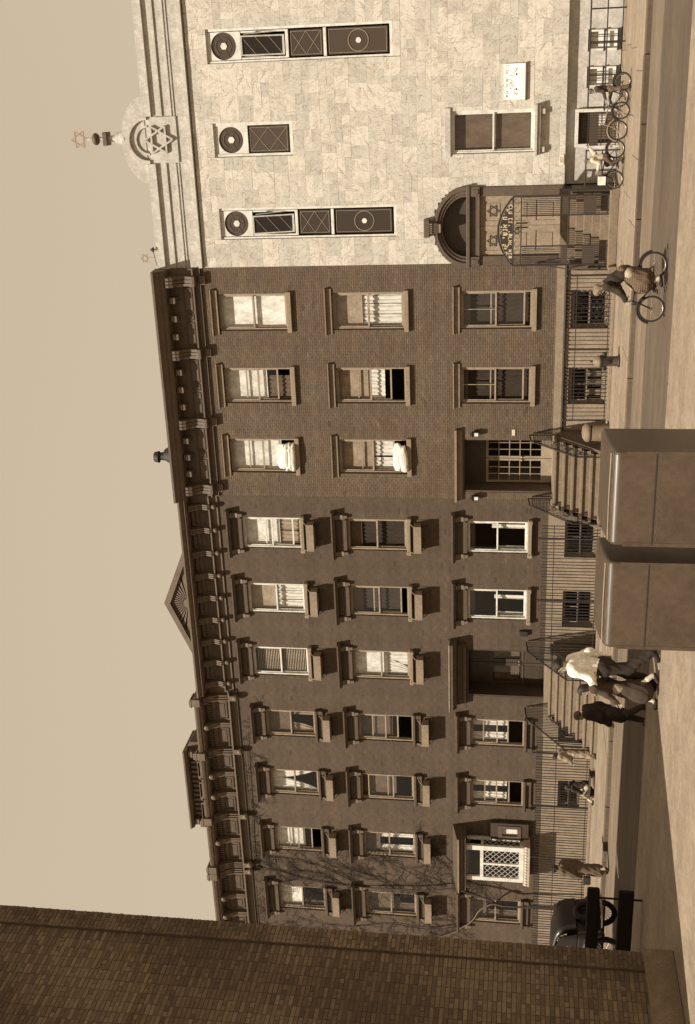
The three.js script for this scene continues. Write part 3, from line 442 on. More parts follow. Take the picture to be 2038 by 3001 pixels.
  // small boxed window beside the oriel
  const Wb = part('boxed_window', C); mesh('box_frame', [extrudeXY(rect(-27.03, -26.3, 2.12, 3.52), 0, .2, .01, [rectH(-26.86, -26.5, 2.5, 3.14)])], M.wood, Wb); mesh('inner_frame', [extrudeXY(rect(-26.94, -26.4, 2.4, 3.25), .2, .235, 0, [rectH(-26.84, -26.52, 2.54, 3.1)])], M.woodMid, Wb); mesh('box_shade', [bx(-26.86, -26.5, 2.5, 3.14, .1, .12)], M.curtain, Wb);
  // cornice
  const K = part('cornice', C);
  mesh('crown', [sweepX([[0, 14.14], [.46, 14.16], [.5, 14.22], [.58, 14.27], [.62, 14.36], [.62, 14.42], [0, 14.46]], X0, X1 - .02)], M.corniceB, K); mesh('crown_edge', [rb(X0, X1 - .02, 14.19, 14.225, .45, .53, .01)], M.corniceBl, K);
  mesh('frieze', [bx(X0, X1, 13.22, 14.14, -.1, .08)], M.corniceB, K); mesh('light_moulding', [rb(X0, X1, 13.16, 13.22, 0, .22, .012)], M.corniceBl, K); mesh('fascia', [bx(X0, X1, 12.92, 13.16, -.1, .05)], M.corniceA, K);
  const big = [-21.42, -23.74, -26.68, -28.98, -29.3, -32.2], small = [-22.57, -24.74, -25.66, -27.8, -30.5, -31.4], all = [...big, ...small].sort((a, b) => b - a);
  for (const x of all) { const G = big.includes(x), Q = part('bracket', C), w = G ? .1 : .07; mesh('rib', [-w, 0, w].map(o => sweepX([[.05, 13.24], [.2, 13.2], [.22, 13.3], [.24, 13.6], [.34, 13.86], [.48, 13.98], [.48, 14.14], [.05, 14.14]], x + o - .026, x + o + .026)), M.corniceB, Q); mesh('bracket_core', [sweepX([[.05, 13.24], [.16, 13.24], [.18, 13.6], [.42, 13.98], [.42, 14.13], [.05, 14.13]], x - w - .02, x + w + .02)], M.corniceB, Q);
    mesh('bracket_tip', [-w * .9, 0, w * .9].map(o => rb(x + o - .024, x + o + .024, 13.98, 14.08, .48, .525, .01)), M.corniceBl, Q);
    if (G) { mesh('bracket_head', [rb(x - .16, x + .16, 14.16, 14.5, .3, .69, .03)], M.corniceBl, Q); mesh('head_cap', [extrudeXY([[x - .2, 14.5], [x + .2, 14.5], [x + .1, 14.58], [x - .1, 14.58]], .2, .7)], M.corniceB, Q); const bg = ball(x, 12.94, .16, .14); mesh('ball_drop', [bg, bx(x - .1, x + .1, 13.0, 13.16, .04, .24)], M.corniceBl, Q); } else mesh('bracket_crest', [ball(x, 14.06, .5, .1, 1, 1, .5)], M.corniceBl, Q); }
  for (let i = 0; i < all.length - 1; i++) { const a = all[i + 1] + .2, b = all[i] - .2; if (b - a < .25) continue; mesh('frieze_panel', [extrudeXY(rect(a, b, 13.32, 13.78), .08, .115, 0, [rectH(a + .05, b - .05, 13.37, 13.73)]), bx(a + .1, b - .1, 13.42, 13.68, .08, .1)], M.hood, K); const dn = []; for (let x = a; x < b; x += .1) dn.push(bx(x, x + .06, 13.92, 14.05, .08, .19)); mesh('dentils', dn, M.corniceA, K); }
  // raised parapet block
  const R = part('raised_parapet', C), r0 = -27.0, r1 = -23.62;
  mesh('block_back', [extrudeXY([[r0, 14.44], [r1 + .25, 14.44], [r1 + .25, 14.86], [r1, 15.0], [r0, 15.0]], -.9, .25)], M.corniceA, R);
  mesh('block_crown', [sweepX([[-.9, 14.92], [.52, 14.92], [.58, 14.98], [.64, 15.0], [.64, 15.06], [-.9, 15.08]], r0 - .06, r1 + .03)], M.corniceB, R); mesh('block_edge', [rb(r0 - .05, r1 + .02, 14.925, 14.955, .5, .56, .008)], M.corniceBl, R);
  mesh('block_slats', Array.from({ length: 13 }, (_, k) => bx(r0 + .42 + k * .21, r0 + .52 + k * .21, 14.56, 14.88, .25, .34)), M.corniceB, R);
  for (const x of [r0 + .16, r1 - .16]) mesh('end_block', [rb(x - .14, x + .14, 14.44, 14.66, .2, .62, .02), rb(x - .13, x + .13, 14.7, 14.9, .2, .5, .04)], M.corniceBl, R);
  for (let k = 0; k < 3; k++) { const a = r0 + .4 + k * .93; mesh('light_panel', [extrudeXY(rect(a, a + .72, 14.44, 14.55), .3, .56, 0, [rectH(a + .06, a + .66, 14.46, 14.53)])], M.corniceBl, R); }
  for (const x of [-24.75, -25.68]) mesh('rosette', [new THREE.OctahedronGeometry(.13).translate(x, 14.44, .56)], M.corniceBl, R);
  mesh('roof', [bx(X0, X1, 13.2, 13.9, -7, -.1)], M.roofBlack, C);
}
// ---------------------------------------------------------------- synagogue
// six-pointed star out of six bars
function starBars(cx, cy, R, w, z0, z1) { const g = []; for (const s of [1, -1]) { const P = [0, 1, 2].map(k => { const a = s * Math.PI / 2 + k * TAU / 3; return [cx + R * Math.cos(a), cy + R * Math.sin(a)]; }); for (let k = 0; k < 3; k++) { const a = P[k], b = P[(k + 1) % 3], L = Math.hypot(b[0] - a[0], b[1] - a[1]), q = bx(-L / 2, L / 2, -w / 2, w / 2, z0 + (s > 0 ? .003 : 0) + k * .001, z1 + (s > 0 ? .003 : 0) + k * .001); q.rotateZ(Math.atan2(b[1] - a[1], b[0] - a[0])); q.translate((a[0] + b[0]) / 2, (a[1] + b[1]) / 2, 0); g.push(q); } } return g; }
function hexOutline(cx, cy, r) { return Array.from({ length: 6 }, (_, k) => [cx + r * Math.cos(k * TAU / 6 + Math.PI / 6), cy + r * Math.sin(k * TAU / 6 + Math.PI / 6)]); }
{
  const S = thing('synagogue', 'pale stone-clad synagogue with carved star crest, round-headed doorway and tall leaded windows', 'synagogue');
  const X0 = -5.655, X1 = 2.28;
  const cols = { w1: [-2.3, -1.3, 9.68, 12.14], w2: [-4.79, -3.83, 6.57, 12.15], w3: [.39, 1.35, 6.57, 12.15], big: [-2.42, -1.2, 2.41, 4.87] };
  const ex = -4.545, ew = 1.17, spring = 4.4, rise = .98, sillY = 1.6;
  const doorHole = [ex - ew, ex + ew, 1.5, spring];
  const holes = [cols.w1, cols.w2, cols.w3, cols.big];
  const archPts = []; for (let k = 0; k <= 24; k++) { const a = Math.PI * k / 24; archPts.push([ex - ew * Math.cos(a), spring + rise * Math.sin(a)]); }
  // backing with the arch cut out of its lower edge
  mesh('wall', [extrudeXY([[X0, 1.5], ...archPts.length ? [[ex - ew, 1.5]] : [], ...archPts, [ex + ew, 1.5], [X1, 1.5], [X1, 14.3], [X0, 14.3]], -.45, -.07, 0, holes.map(h => rectH(...h)))], M.synTrim, S);
  // slabs: random ashlar, each slab a mesh; the 300 that show largest stay single
  const slabs = []; let y = 1.5;
  while (y < 12.76) { // broken courses: each run of slabs is a full block or two thinner ones
    let H = rr(.44, .62); if (12.78 - y - H < .3) H = 12.78 - y; const y1 = y + H;
    const sub = () => { const hs = holes.map(h => [...h]); hs.push([ex - ew, ex + ew, 1.4, spring]); for (let k = 0; k < 9; k++) hs.push([ex - ew * Math.sqrt(1 - (k / 9) ** 2), ex + ew * Math.sqrt(1 - (k / 9) ** 2), spring + rise * k / 9, spring + rise * (k + 1) / 9]); return hs; };
    const cutAway = (a, b, ya, yb) => { let sp = [[a, b, ya, yb]]; for (const h of sub(ya, yb)) sp = sp.flatMap(([p, q, r, t]) => { if (h[1] <= p || h[0] >= q || h[3] <= r || h[2] >= t) return [[p, q, r, t]]; const o = []; if (h[0] > p) o.push([p, h[0], r, t]); if (h[1] < q) o.push([h[1], q, r, t]); const l = Math.max(p, h[0]), m = Math.min(q, h[1]); if (h[2] > r) o.push([l, m, r, h[2]]); if (h[3] < t) o.push([l, m, h[3], t]); return o; }); return sp.filter(v => v[1] - v[0] > .02 && v[3] - v[2] > .02); };
    let x = X0; while (x < X1 - .001) { let nx = x + rr(.3, .8); if (X1 - nx < .22) nx = X1; const pieces = []; if (rnd() < .62) { const m = y + H * rr(.36, .64), k = rr(.3, .7); if (rnd() < .5 && nx - x > .45) pieces.push([x, x + (nx - x) * k, y, m], [x + (nx - x) * k, nx, y, m], [x, nx, m, y1]); else pieces.push([x, nx, y, m], [x, nx, m, y1]); } else pieces.push([x, nx, y, y1]);
      for (const q of pieces) for (const c of cutAway(...q)) slabs.push([...c, rr(-.003, .004)]); x = nx; }
    y = y1;
  }
  const gmid = ([a, b, c, d]) => { const inF = (a + b) / 2 < .6 ? 0 : 10; return (b - a) * (d - c) - inF; };
  slabs.sort((p, q) => gmid(q) - gmid(p));
  const slabGeo = ([a, b, c, d, z]) => { const q = rb(a + .0008, b - .0008, c + .0008, d - .0008, -.08, z, .002), uv = q.attributes.uv, ou = rnd() * 5, ov = rnd() * 5, flip = rnd() < .5 ? -1 : 1; for (let i = 0; i < uv.count; i++) uv.setXY(i, uv.getX(i) * .9 * flip + ou, uv.getY(i) * .9 + ov); return q; };
  slabs.slice(0, 300).forEach(s => mesh('stone_slab', slabGeo(s), M.slab[rnd() * 4 | 0], S));
  for (let k = 0; k < 4; k++) stuffPart('stone_slabs', merge(slabs.slice(300).filter((_, i) => i % 4 === k).map(slabGeo)), M.slab[k], S);
  shell(S, X0, X1, 14.2, M.room, [1.55, 6.0]);
  // upper courses and mouldings
  const band = (x0, x1, ya, yb, z, nm = 'moulding') => mesh(nm, [rb(x0, x1, ya, yb, -.08, z, .008)], M.synTrim, S);
  band(X0, X1, 12.82, 12.94, .11, 'cornice_ledge'); band(X0, X1, 12.94, 14.3, .0, 'parapet_wall');
  for (const [a, b] of [[-1.03, X1], [X0, -2.42]]) { band(a, b, 14.04, 14.3, .1, 'coping'); band(a, b, 13.7, 13.76, .05); band(a, b, 13.39, 13.44, .035); band(a, b, 13.3, 13.345, .03); }
  // crest
  const crest = []; for (let k = 0; k <= 30; k++) { const a = Math.PI * k / 30; crest.push([-1.72 + 1.28 * Math.cos(a), 14.3 + .77 * Math.sin(a)]); }
  mesh('crest', [extrudeXY(crest, -.42, .02)], M.synTrim, S);
  const ring = (r0, r1, cx, cy, z0, z1, a0 = 0, a1 = Math.PI, n = 28) => { const P = []; for (let k = 0; k <= n; k++) { const a = a0 + (a1 - a0) * k / n; P.push([cx + r1 * Math.cos(a), cy + r1 * Math.sin(a)]); } for (let k = n; k >= 0; k--) { const a = a0 + (a1 - a0) * k / n; P.push([cx + r0 * Math.cos(a), cy + r0 * Math.sin(a)]); } return extrudeXY(P, z0, z1); };
  mesh('crest_arch', [ring(.6, .69, -1.72, 14.2, .0, .12), ring(.38, .44, -1.72, 14.2, 0, .08)], M.synTrim, S);
  mesh('crest_panel', [rb(-2.4, -1.04, 13.28, 14.2, -.02, .05, .01)], M.synTrim, S);
  mesh('crest_star', starBars(-1.71, 13.86, .45, .055, .05, .14), M.synTrim, S);
  // finial
  const F = part('finial', S, [-1.64, 15.0, -.2]);
  mesh('finial_base', [new THREE.CylinderGeometry(.16, .24, .32, 16).translate(0, .16, 0), new THREE.CylinderGeometry(.08, .1, .5, 12).translate(0, .5, 0)], M.synTrim, F);
  mesh('finial_collar', [rb(-.2, .2, .56, .72, -.2, .2, .03)], M.woodMid, F); mesh('finial_stem', [new THREE.CylinderGeometry(.05, .07, .6, 10).translate(0, .98, 0)], M.synTrim, F); mesh('finial_ball', [ball(0, .99, 0, .17, 1.1, .75, 1)], M.woodMid, F);
  mesh('finial_star', [...starBars(0, 1.53, .28, .035, -.02, .02), rod([0, 1.2, 0], [0, 1.3, 0], .03)], M.shadeMid, F);
  const F2 = part('small_finial', S, [-5.34, 14.3, -.1]); mesh('small_star', starBars(0, .46, .15, .022, -.012, .012), M.shadeMid, F2); mesh('small_stem', [rod([0, 0, 0], [0, .32, 0], .025)], M.synTrim, F2);
  const F3 = part('roof_lamp', S, [-5.04, 14.3, .02]); mesh('lamp_head', [new THREE.ConeGeometry(.09, .12, 10).translate(0, .14, .1)], M.iron, F3); mesh('lamp_arm', [rod([-.5, .03, .05], [.05, .12, .08], .01), rod([0, 0, 0], [0, .1, .06], .014)], M.iron, F3);
  // leaded windows
  const leaded = (W, x0, x1, y0, y1, z, disc) => { // dark leaded panel with pale cames
    const p = new THREE.PlaneGeometry(x1 - x0, y1 - y0); p.translate((x0 + x1) / 2, (y0 + y1) / 2, z); mesh('leaded_pane', p, M.stained[rnd() * 3 | 0], W);
    const g = [], bar = (a, b) => g.push(rod([a[0], a[1], z + .008], [b[0], b[1], z + .008], .008, .008, 5)), cx = (x0 + x1) / 2, e = .04;
    bar([x0 + e, y0 + e], [x1 - e, y0 + e]); bar([x0 + e, y1 - e], [x1 - e, y1 - e]); bar([x0 + e, y0 + e], [x0 + e, y1 - e]); bar([x1 - e, y0 + e], [x1 - e, y1 - e]);
    if (!disc) { const n = Math.max(1, Math.round((y1 - y0) / ((x1 - x0) * .8))), h = (y1 - y0 - 2 * e) / n; for (let k = 0; k < n; k++) { const a = y0 + e + k * h; bar([x0 + e, a], [x1 - e, a + h]); bar([x1 - e, a], [x0 + e, a + h]); } }
    mesh('lead_cames', g, M.shadeMid, W);
    if (disc) { const t = new THREE.TorusGeometry(.3, .012, 6, 24); t.translate(cx, disc, z + .01); mesh('roundel', t, M.shadeMid, W); mesh('hexagon_light', [extrudeXY(hexOutline(cx, disc, .085), z + .004, z + .02)], M.white, W); }
  };
  const roundTop = (W, x0, x1, yc, y0, y1, z) => { const cx = (x0 + x1) / 2, r = .385, circ = Array.from({ length: 32 }, (_, k) => [cx + r * Math.cos(k / 32 * TAU), yc + r * Math.sin(k / 32 * TAU)]);
    mesh('roundel_panel', [extrudeXY(rect(x0, x1, y0, y1), z - .05, z, 0, [circ.reverse()])], M.white, W); const dsk = new THREE.CircleGeometry(r + .01, 32); dsk.translate(cx, yc, z - .045); mesh('roundel_glass', dsk, M.stained[1], W);
    const t = new THREE.TorusGeometry(.24, .01, 5, 26); t.translate(cx, yc, z - .035); mesh('roundel_ring', [t, ...[0, 1, 2, 3, 4, 5].map(k => { const a = k * TAU / 6 + .5; return rod([cx + .1 * Math.cos(a), yc + .1 * Math.sin(a), z - .036], [cx + .38 * Math.cos(a), yc + .38 * Math.sin(a), z - .036], .006, .006, 5); })], M.shadeDim, W);
    mesh('hexagon_light', [extrudeXY(hexOutline(cx, yc, .105), z - .04, z - .02)], M.white, W); };
  const frameOf = (W, h, z, t = .09) => mesh('frame', [extrudeXY(rect(...h), z - .1, z, 0, [rectH(h[0] + t, h[1] - t, h[2] + t, h[3] - t * .4)])], M.white, W);
  { const W = part('window', S), h = cols.w1; frameOf(W, h, -.06); roundTop(W, h[0] + .09, h[1] - .09, 11.62, 11.2, 12.1, -.09); leaded(W, h[0] + .12, h[1] - .12, 9.82, 11.05, -.13); mesh('transom_bar', [rb(h[0] + .09, h[1] - .09, 11.08, 11.2, -.16, -.085, .008)], M.white, W); }
  for (const key of ['w2', 'w3']) { const W = part('window', S), h = cols[key], a = h[0] + .09, b = h[1] - .09; frameOf(W, h, -.06, .07); roundTop(W, a, b, 11.64, 11.2, 12.12, -.09);
    for (const yy of [11.15, 9.7, 8.56]) mesh('transom_bar', [rb(a, b, yy - .04, yy + .05, -.16, -.085, .008)], M.white, W);
    leaded(W, a + .03, b - .03, 8.64, 9.62, -.13); leaded(W, a + .03, b - .03, 6.7, 8.48, -.13, 7.57);
    // pivoted ventilator, standing open
    for (const x of [a, b - .05]) mesh('vent_jamb', [bx(x, x + .05, 9.75, 11.1, -.14, -.1)], M.white, W);
    const V = new THREE.Group(); const fr = extrudeXY(rect(-.28, .28, -.66, .66), -.02, .02, 0, [rectH(-.24, .24, -.6, .6)]), lg = []; for (let k = 0; k < 3; k++) { lg.push(rod([-.24, -.6 + k * .4, 0], [.24, -.2 + k * .4, 0], .008, .008, 5)); }
    const gl = new THREE.PlaneGeometry(.48, 1.2); for (const q of [fr, gl, ...lg]) { q.rotateX(.3); q.translate((a + b) / 2 - .02, 10.43, .02); } mesh('vent_sash', fr, M.white, W); mesh('vent_pane', gl, M.dark, W); mesh('vent_cames', lg, M.shadeMid, W); for (const [x, k] of [[a + .04, 1], [b - .04, -1]]) mesh('vent_stay', [rod([x, 10.0, -.1], [x + k * .05, 10.95, .16], .01)], M.white, W); }
  // ground floor window
  { const h = cols.big; sashWindow(S, (h[0] + h[1]) / 2, h[2], h[3], h[1] - h[0], { z: -.08, frameMat: M.white, shade: .98, shadeMat: M.shadeDim, curtains: [[.82, 1, 0, .5]], curtMat: M.shade, meet: .49 });
    const L = part('window_surround', S); mesh('header', [rb(h[0] - .07, h[1] + .1, 4.875, 5.06, -.05, .05, .01)], M.synTrim, L); mesh('sill', [rb(h[0] - .1, h[1] + .12, 2.33, 2.41, -.05, .26, .01), rb(h[0] - .06, h[1] + .08, 2.24, 2.33, -.05, .2, .01)], M.synTrim, L); for (const x of [h[0] + .08, h[1] - .08]) mesh('sill_bracket', [rb(x - .08, x + .08, 2.1, 2.24, -.05, .15, .02)], M.synTrim, L); }
  // plaque
  const pl = canvasTex(512, 320, c => { c.fillStyle = '#f2eee6'; c.fillRect(0, 0, 512, 320); c.strokeStyle = '#cfc7b8'; c.lineWidth = 8; c.strokeRect(6, 6, 500, 308); c.fillStyle = '#50422f'; heb(c, 'כנסת ישראל אנשי', 256, 66, 34); heb(c, 'בית מדרש', 256, 112, 26); for (let k = 0; k < 14; k++) { const a = Math.PI * (.12 + .76 * k / 13); c.save(); c.translate(256 + 190 * Math.cos(a), 240 - 108 * Math.sin(a)); c.rotate(Math.PI / 2 - a); heb(c, 'אבגדהוזחטיכלמנ'[k], 0, 10, 30); c.restore(); } for (const x of [150, 360]) { c.beginPath(); c.arc(x, 190, 16, 0, TAU); c.fill(); } c.fillStyle = '#b9ad99'; for (const yy of [236, 262, 288]) c.fillRect(70, yy, 370, 8); });
  const pg = new THREE.BoxGeometry(.99, .62, .05); pg.translate(-.445, 3.01, .035); mesh('plaque', pg, new THREE.MeshStandardMaterial({ map: pl, roughness: .6 }), S); mesh('plaque_ledge', [rb(-.96, .07, 2.66, 2.7, .0, .08, .006)], M.woodMid, S);
  const n307 = canvasTex(128, 48, c => { c.fillStyle = '#d9cbb2'; c.fillRect(0, 0, 128, 48); c.fillStyle = '#5a4630'; c.font = 'bold 46px sans-serif'; c.textAlign = 'center'; c.fillText('307', 64, 41); });
  const ng = new THREE.BoxGeometry(.3, .12, .012); ng.translate(-2.66, 1.6, .018); mesh('number_plate', ng, new THREE.MeshStandardMaterial({ map: n307, roughness: .7 }), S);
  // doorway
  const E = part('entrance', S), inn = ew - .24;
  const arch = (r1, r0, z0, z1) => { const P = []; for (let k = 0; k <= 32; k++) { const a = Math.PI * k / 32; P.push([ex + r1 * Math.cos(a), spring + r1 * rise / ew * Math.sin(a)]); } for (let k = 32; k >= 0; k--) { const a = Math.PI * k / 32; P.push([ex + r0 * Math.cos(a), spring + r0 * rise / ew * Math.sin(a)]); } return extrudeXY(P, z0, z1, .012); };
  mesh('arch_moulding', [arch(ew + .04, ew - .1, -.1, .16), arch(ew - .1, ew - .2, -.1, .1), arch(ew - .2, ew - .28, -.2, .05)], M.woodMid, E);
  mesh('lunette', [extrudeXY([...Array.from({ length: 25 }, (_, k) => [ex + (ew - .24) * Math.cos(Math.PI * k / 24), spring + (ew - .24) * rise / ew * Math.sin(Math.PI * k / 24)])], -.4, -.3)], M.wood, E);
  mesh('impost', [rb(ex - ew - .06, ex + ew + .06, 4.3, 4.41, -.35, .17, .015), bx(ex - ew, ex + ew, 4.05, 4.3, -.35, .04), rb(ex - ew, ex + ew, 4.0, 4.06, -.35, .08, .012)], M.woodMid, E);
  for (const s of [-1, 1]) { mesh('impost_block', [rb(ex + s * (ew - .13) - .15, ex + s * (ew - .13) + .15, 4.0, 4.3, .0, .14, .02), rb(ex + s * (ew - .13) - .07, ex + s * (ew - .13) + .07, 4.05, 4.22, .14, .165, .01)], M.woodMid, E); mesh('pilaster', [rb(ex + s * (ew - .14) - .14, ex + s * (ew - .14) + .14, 1.5, 4.0, -.4, .06, .015)], M.woodMid, E); }
  const KS = part('keystone', S); mesh('keystone_cap', [rb(ex - .27, ex + .27, 5.52, 5.7, -.05, .3, .02)], M.woodMid, KS); mesh('keystone_block', [extrudeXY([[ex - .14, 5.2], [ex + .14, 5.2], [ex + .2, 5.55], [ex - .2, 5.55]], -.05, .24, .01)], M.wood, KS); mesh('keystone_flutes', [-.13, -.065, 0, .065, .13].map(o => rb(ex + o - .02, ex + o + .02, 5.44, 5.53, .24, .285, .012)), M.sillA, KS); mesh('keystone_lip', [rb(ex - .13, ex + .13, 5.18, 5.23, .0, .26, .01)], M.sillA, KS);
  for (const s of [-1, 1]) { const d = part('door', S, [ex + s * .445, sillY, -.08]); const rec = [[-.3, .3, 1.72, 2.28], [-.3, .3, .92, 1.5], [-.3, .3, .14, .72]];
    mesh('door_leaf', [extrudeXY(rect(-.44, .44, 0, 2.44), -.03, .03, 0, rec.map(h => rectH(...h))), bx(-.43, .43, .02, 2.42, -.03, .005)], M.doorTan, d); for (const [a, b, c, e] of rec) mesh('door_panel', [rb(a + .07, b - .07, c + .07, e - .07, .0, .022, .01)], M.doorTan, d);
    mesh('door_star', starBars(0, 2.0, .19, .028, .02, .032), M.wood, d); mesh('handle', [rod([-s * .38, 1.0, .07], [-s * .38, 1.3, .07], .014), ball(-s * .38, 1.0, .05, .02), ball(-s * .38, 1.3, .05, .02)], M.iron, d); }
  // recessed basement front
  const bw = [[-2.27, -1.33, .02, 1.2], [-.68, -.14, .06, .95], [.3, .85, .06, .95]];
  mesh('basement_wall', [extrudeXY([[ex + ew, 0], [X1, 0], [X1, 1.5], [ex + ew, 1.5]], -.45, -.22, 0, bw.map(h => rectH(...h)))], M.synTrim, S);
  mesh('side_wall', [bx(X0, X0 + .12, 0, 1.5, -.45, 0)], M.synTrim, S);
  for (const h of bw.slice(1)) { const W = part('basement_window', S); mesh('frame', [extrudeXY(rect(h[0], h[1], h[2], h[3]), -.3, -.14, 0, [rectH(h[0] + .05, h[1] - .05, h[2] + .05, h[3] - .05)])], M.white, W); mesh('blind', [bx(h[0] + .05, h[1] - .05, h[2] + .05, h[3] - .05, -.3, -.29)], M.curtain, W); const g = []; for (let k = 1; k < 3; k++) g.push(bx(h[0] + (h[1] - h[0]) * k / 3 - .01, h[0] + (h[1] - h[0]) * k / 3 + .01, h[2], h[3], -.16, -.12)); mesh('grille', g, M.iron, W); mesh('grille_rail', [bx(h[0] - .02, h[1] + .02, .46, .51, -.16, -.11), bx(h[0] - .02, h[1] + .02, .9, .95, -.16, -.11), bx(h[0] - .02, h[1] + .02, .08, .13, -.16, -.11)], M.iron, W); }
  { const W = part('basement_door', S); mesh('door_frame', [rb(-2.33, -2.24, 0, 1.24, -.3, -.06, .008), rb(-1.36, -1.27, 0, 1.24, -.3, -.06, .008), rb(-2.24, -1.36, 1.14, 1.24, -.3, -.06, .008)], M.white, W); mesh('door_leaf', [bx(-2.24, -1.36, 0, 1.14, -.42, -.36), rb(-2.1, -1.5, .62, 1.05, -.36, -.33, .01)], M.shadeDim, W); mesh('door_sign', [bx(-1.75, -1.45, .35, .75, -.355, -.33)], M.white, W); }
}
// ---------------------------------------------------------------- synagogue steps and gate
{
  const o = thing('stone_stoop', 'worn stone steps rising behind the lettered synagogue gate', 'steps', [-4.545, 0, 0]);
  mesh('platform', [rb(-1.2, 1.2, 0, .25, 1.16, 1.5, .02)], M.step, o); mesh('landing', [bx(-1.17, 1.17, 0, .24, .6, 1.16)], M.step, o);
  for (const [a, b] of [[-1.2, -1.0], [.92, 1.22]]) mesh('platform_end', [rb(a, b, 0, .24, 1.5, 1.72, .02)], M.step, o);
  for (let k = 0; k < 6; k++) mesh('step', [rb(-1.0, 1.0, .25 + k * .225 - (k ? .04 : .1), .25 + (k + 1) * .225, -.12, 1.06 - k * .19, .02)], M.step, o);
  for (const x of [-1.16, 1.02]) mesh('cheek', [bx(x, x + .13, 0, 1.3, -.07, 1.15)], M.woodMid, o);
}
{
  const z = 1.3, g = thing('iron_gate', 'dark iron gate and railing under an arched sign with Hebrew letters', 'gate', [-4.54, 0, z]);
  const pick = new THREE.CylinderGeometry(.011, .011, 2.42, 6);
  const pk = x => { const m = mesh('picket', pick, M.iron, g); m.position.set(x, 1.5, 0); };
  for (let x = -.97; x < -.45; x += .052) pk(x); for (let x = .44; x < .98; x += .052) pk(x);
  for (const s of [-1, 1]) { mesh('post', [rb(s * .99 - .025, s * .99 + .025, .25, 3.0, -.025, .025, .004), rb(s * .44 - .02, s * .44 + .02, .25, 2.74, -.02, .02, .004)], M.iron, g); for (const [a, b] of [[1.4, 1.58], [.62, .98]]) mesh('shadow_plate', [bx(s * .71 - .26, s * .71 + .26, a, b, -.008, .008)], M.ironGrey, g); }  // grey plates stand in for patches of picket shadow on the door
  mesh('rail', [bx(-.99, .99, 2.735, 2.77, -.02, .02), bx(-.99, .99, 2.965, 2.995, -.02, .02), bx(-.96, -.45, .28, .31, -.015, .015), bx(.45, .96, .28, .31, -.015, .015)], M.iron, g);
  const arc = n => Array.from({ length: n + 1 }, (_, k) => { const t = k / n * 2 - 1; return [-t * .97, 3.0 + .42 * (1 - t * t)]; });
  const sg = new THREE.ShapeGeometry(new THREE.Shape(arc(24).map(p => new THREE.Vector2(...p)))), uv = sg.attributes.uv, sp = sg.attributes.position; for (let i = 0; i < uv.count; i++) uv.setXY(i, (sp.getX(i) + .97) / 1.94, (sp.getY(i) - 3.0) / .44);
  sg.translate(0, 0, .012);
  const tx = canvasTex(1024, 232, c => { c.fillStyle = '#2c2014'; c.fillRect(0, 0, 1024, 232); c.fillStyle = '#c9b795'; heb(c, 'שומרי', 512, 62, 40); heb(c, 'בית אנשי קדם', 512, 148, 62); heb(c, 'חברת בני ישראל אנשי', 512, 222, 50); });
  const back = extrudeXY(arc(24), -.012, .01); mesh('sign_board', back, M.iron, g); mesh('sign_lettering', sg, new THREE.MeshStandardMaterial({ map: tx, roughness: .6 }), g);
  const rim = arc(30).map(p => [p[0], p[1] + .01, .012]); mesh('sign_rim', [tube(rim, .026, 40, 6), rod([-.99, 2.99, .012], [.99, 2.99, .012], .02)], M.iron, g); mesh('sign_line', [tube(arc(30).map(p => [p[0] * .93, 3.02 + (p[1] - 3.0) * .86, .02]), .008, 40, 5)], M.shadeMid, g);
  const sc = []; for (let k = 0; k < 8; k++) { const x = -.85 + k * .24 + (k > 3 ? .02 : 0); const t = new THREE.TorusGeometry(.075, .008, 5, 16, 5); t.translate(x, 2.87, 0); sc.push(t); } mesh('scrollwork', sc, M.ironGrey, g); mesh('sign_star', starBars(0, 2.87, .1, .018, -.01, .01), M.iron, g);
  const sr = new THREE.CylinderGeometry(.011, .011, 1, 6);
  const side = thing('side_railing', 'dark iron railing running back beside the synagogue steps', 'railing', [-3.42, 0, 0]);
  for (let k = 0; k < 15; k++) { const zz = .02 + k * .078, m = mesh('picket', sr, M.iron, side); m.scale.y = 1.25; m.position.set(0, .9, zz); } mesh('rail', [bx(-.015, .015, 1.5, 1.53, 0, 1.13), bx(-.015, .015, .32, .35, 0, 1.13)], M.iron, side); mesh('post', [rb(-.03, .03, 0, 1.62, 1.1, 1.16, .005), ball(0, 1.65, 1.13, .045)], M.iron, side);
  const side2 = thing('side_railing', 'dark sloping handrail between synagogue steps and brick house railing', 'railing', [-5.66, 0, 0]); mesh('handrail', [tube([[0, 2.3, .1], [0, 1.9, .7], [0, 1.2, 1.4], [0, 1.05, 1.5]], .018, 20)], M.iron, side2); mesh('post', [rod([0, 0, 1.5], [0, 1.1, 1.5], .016), rod([0, .2, .1], [0, 2.3, .1], .016)], M.iron, side2);
}
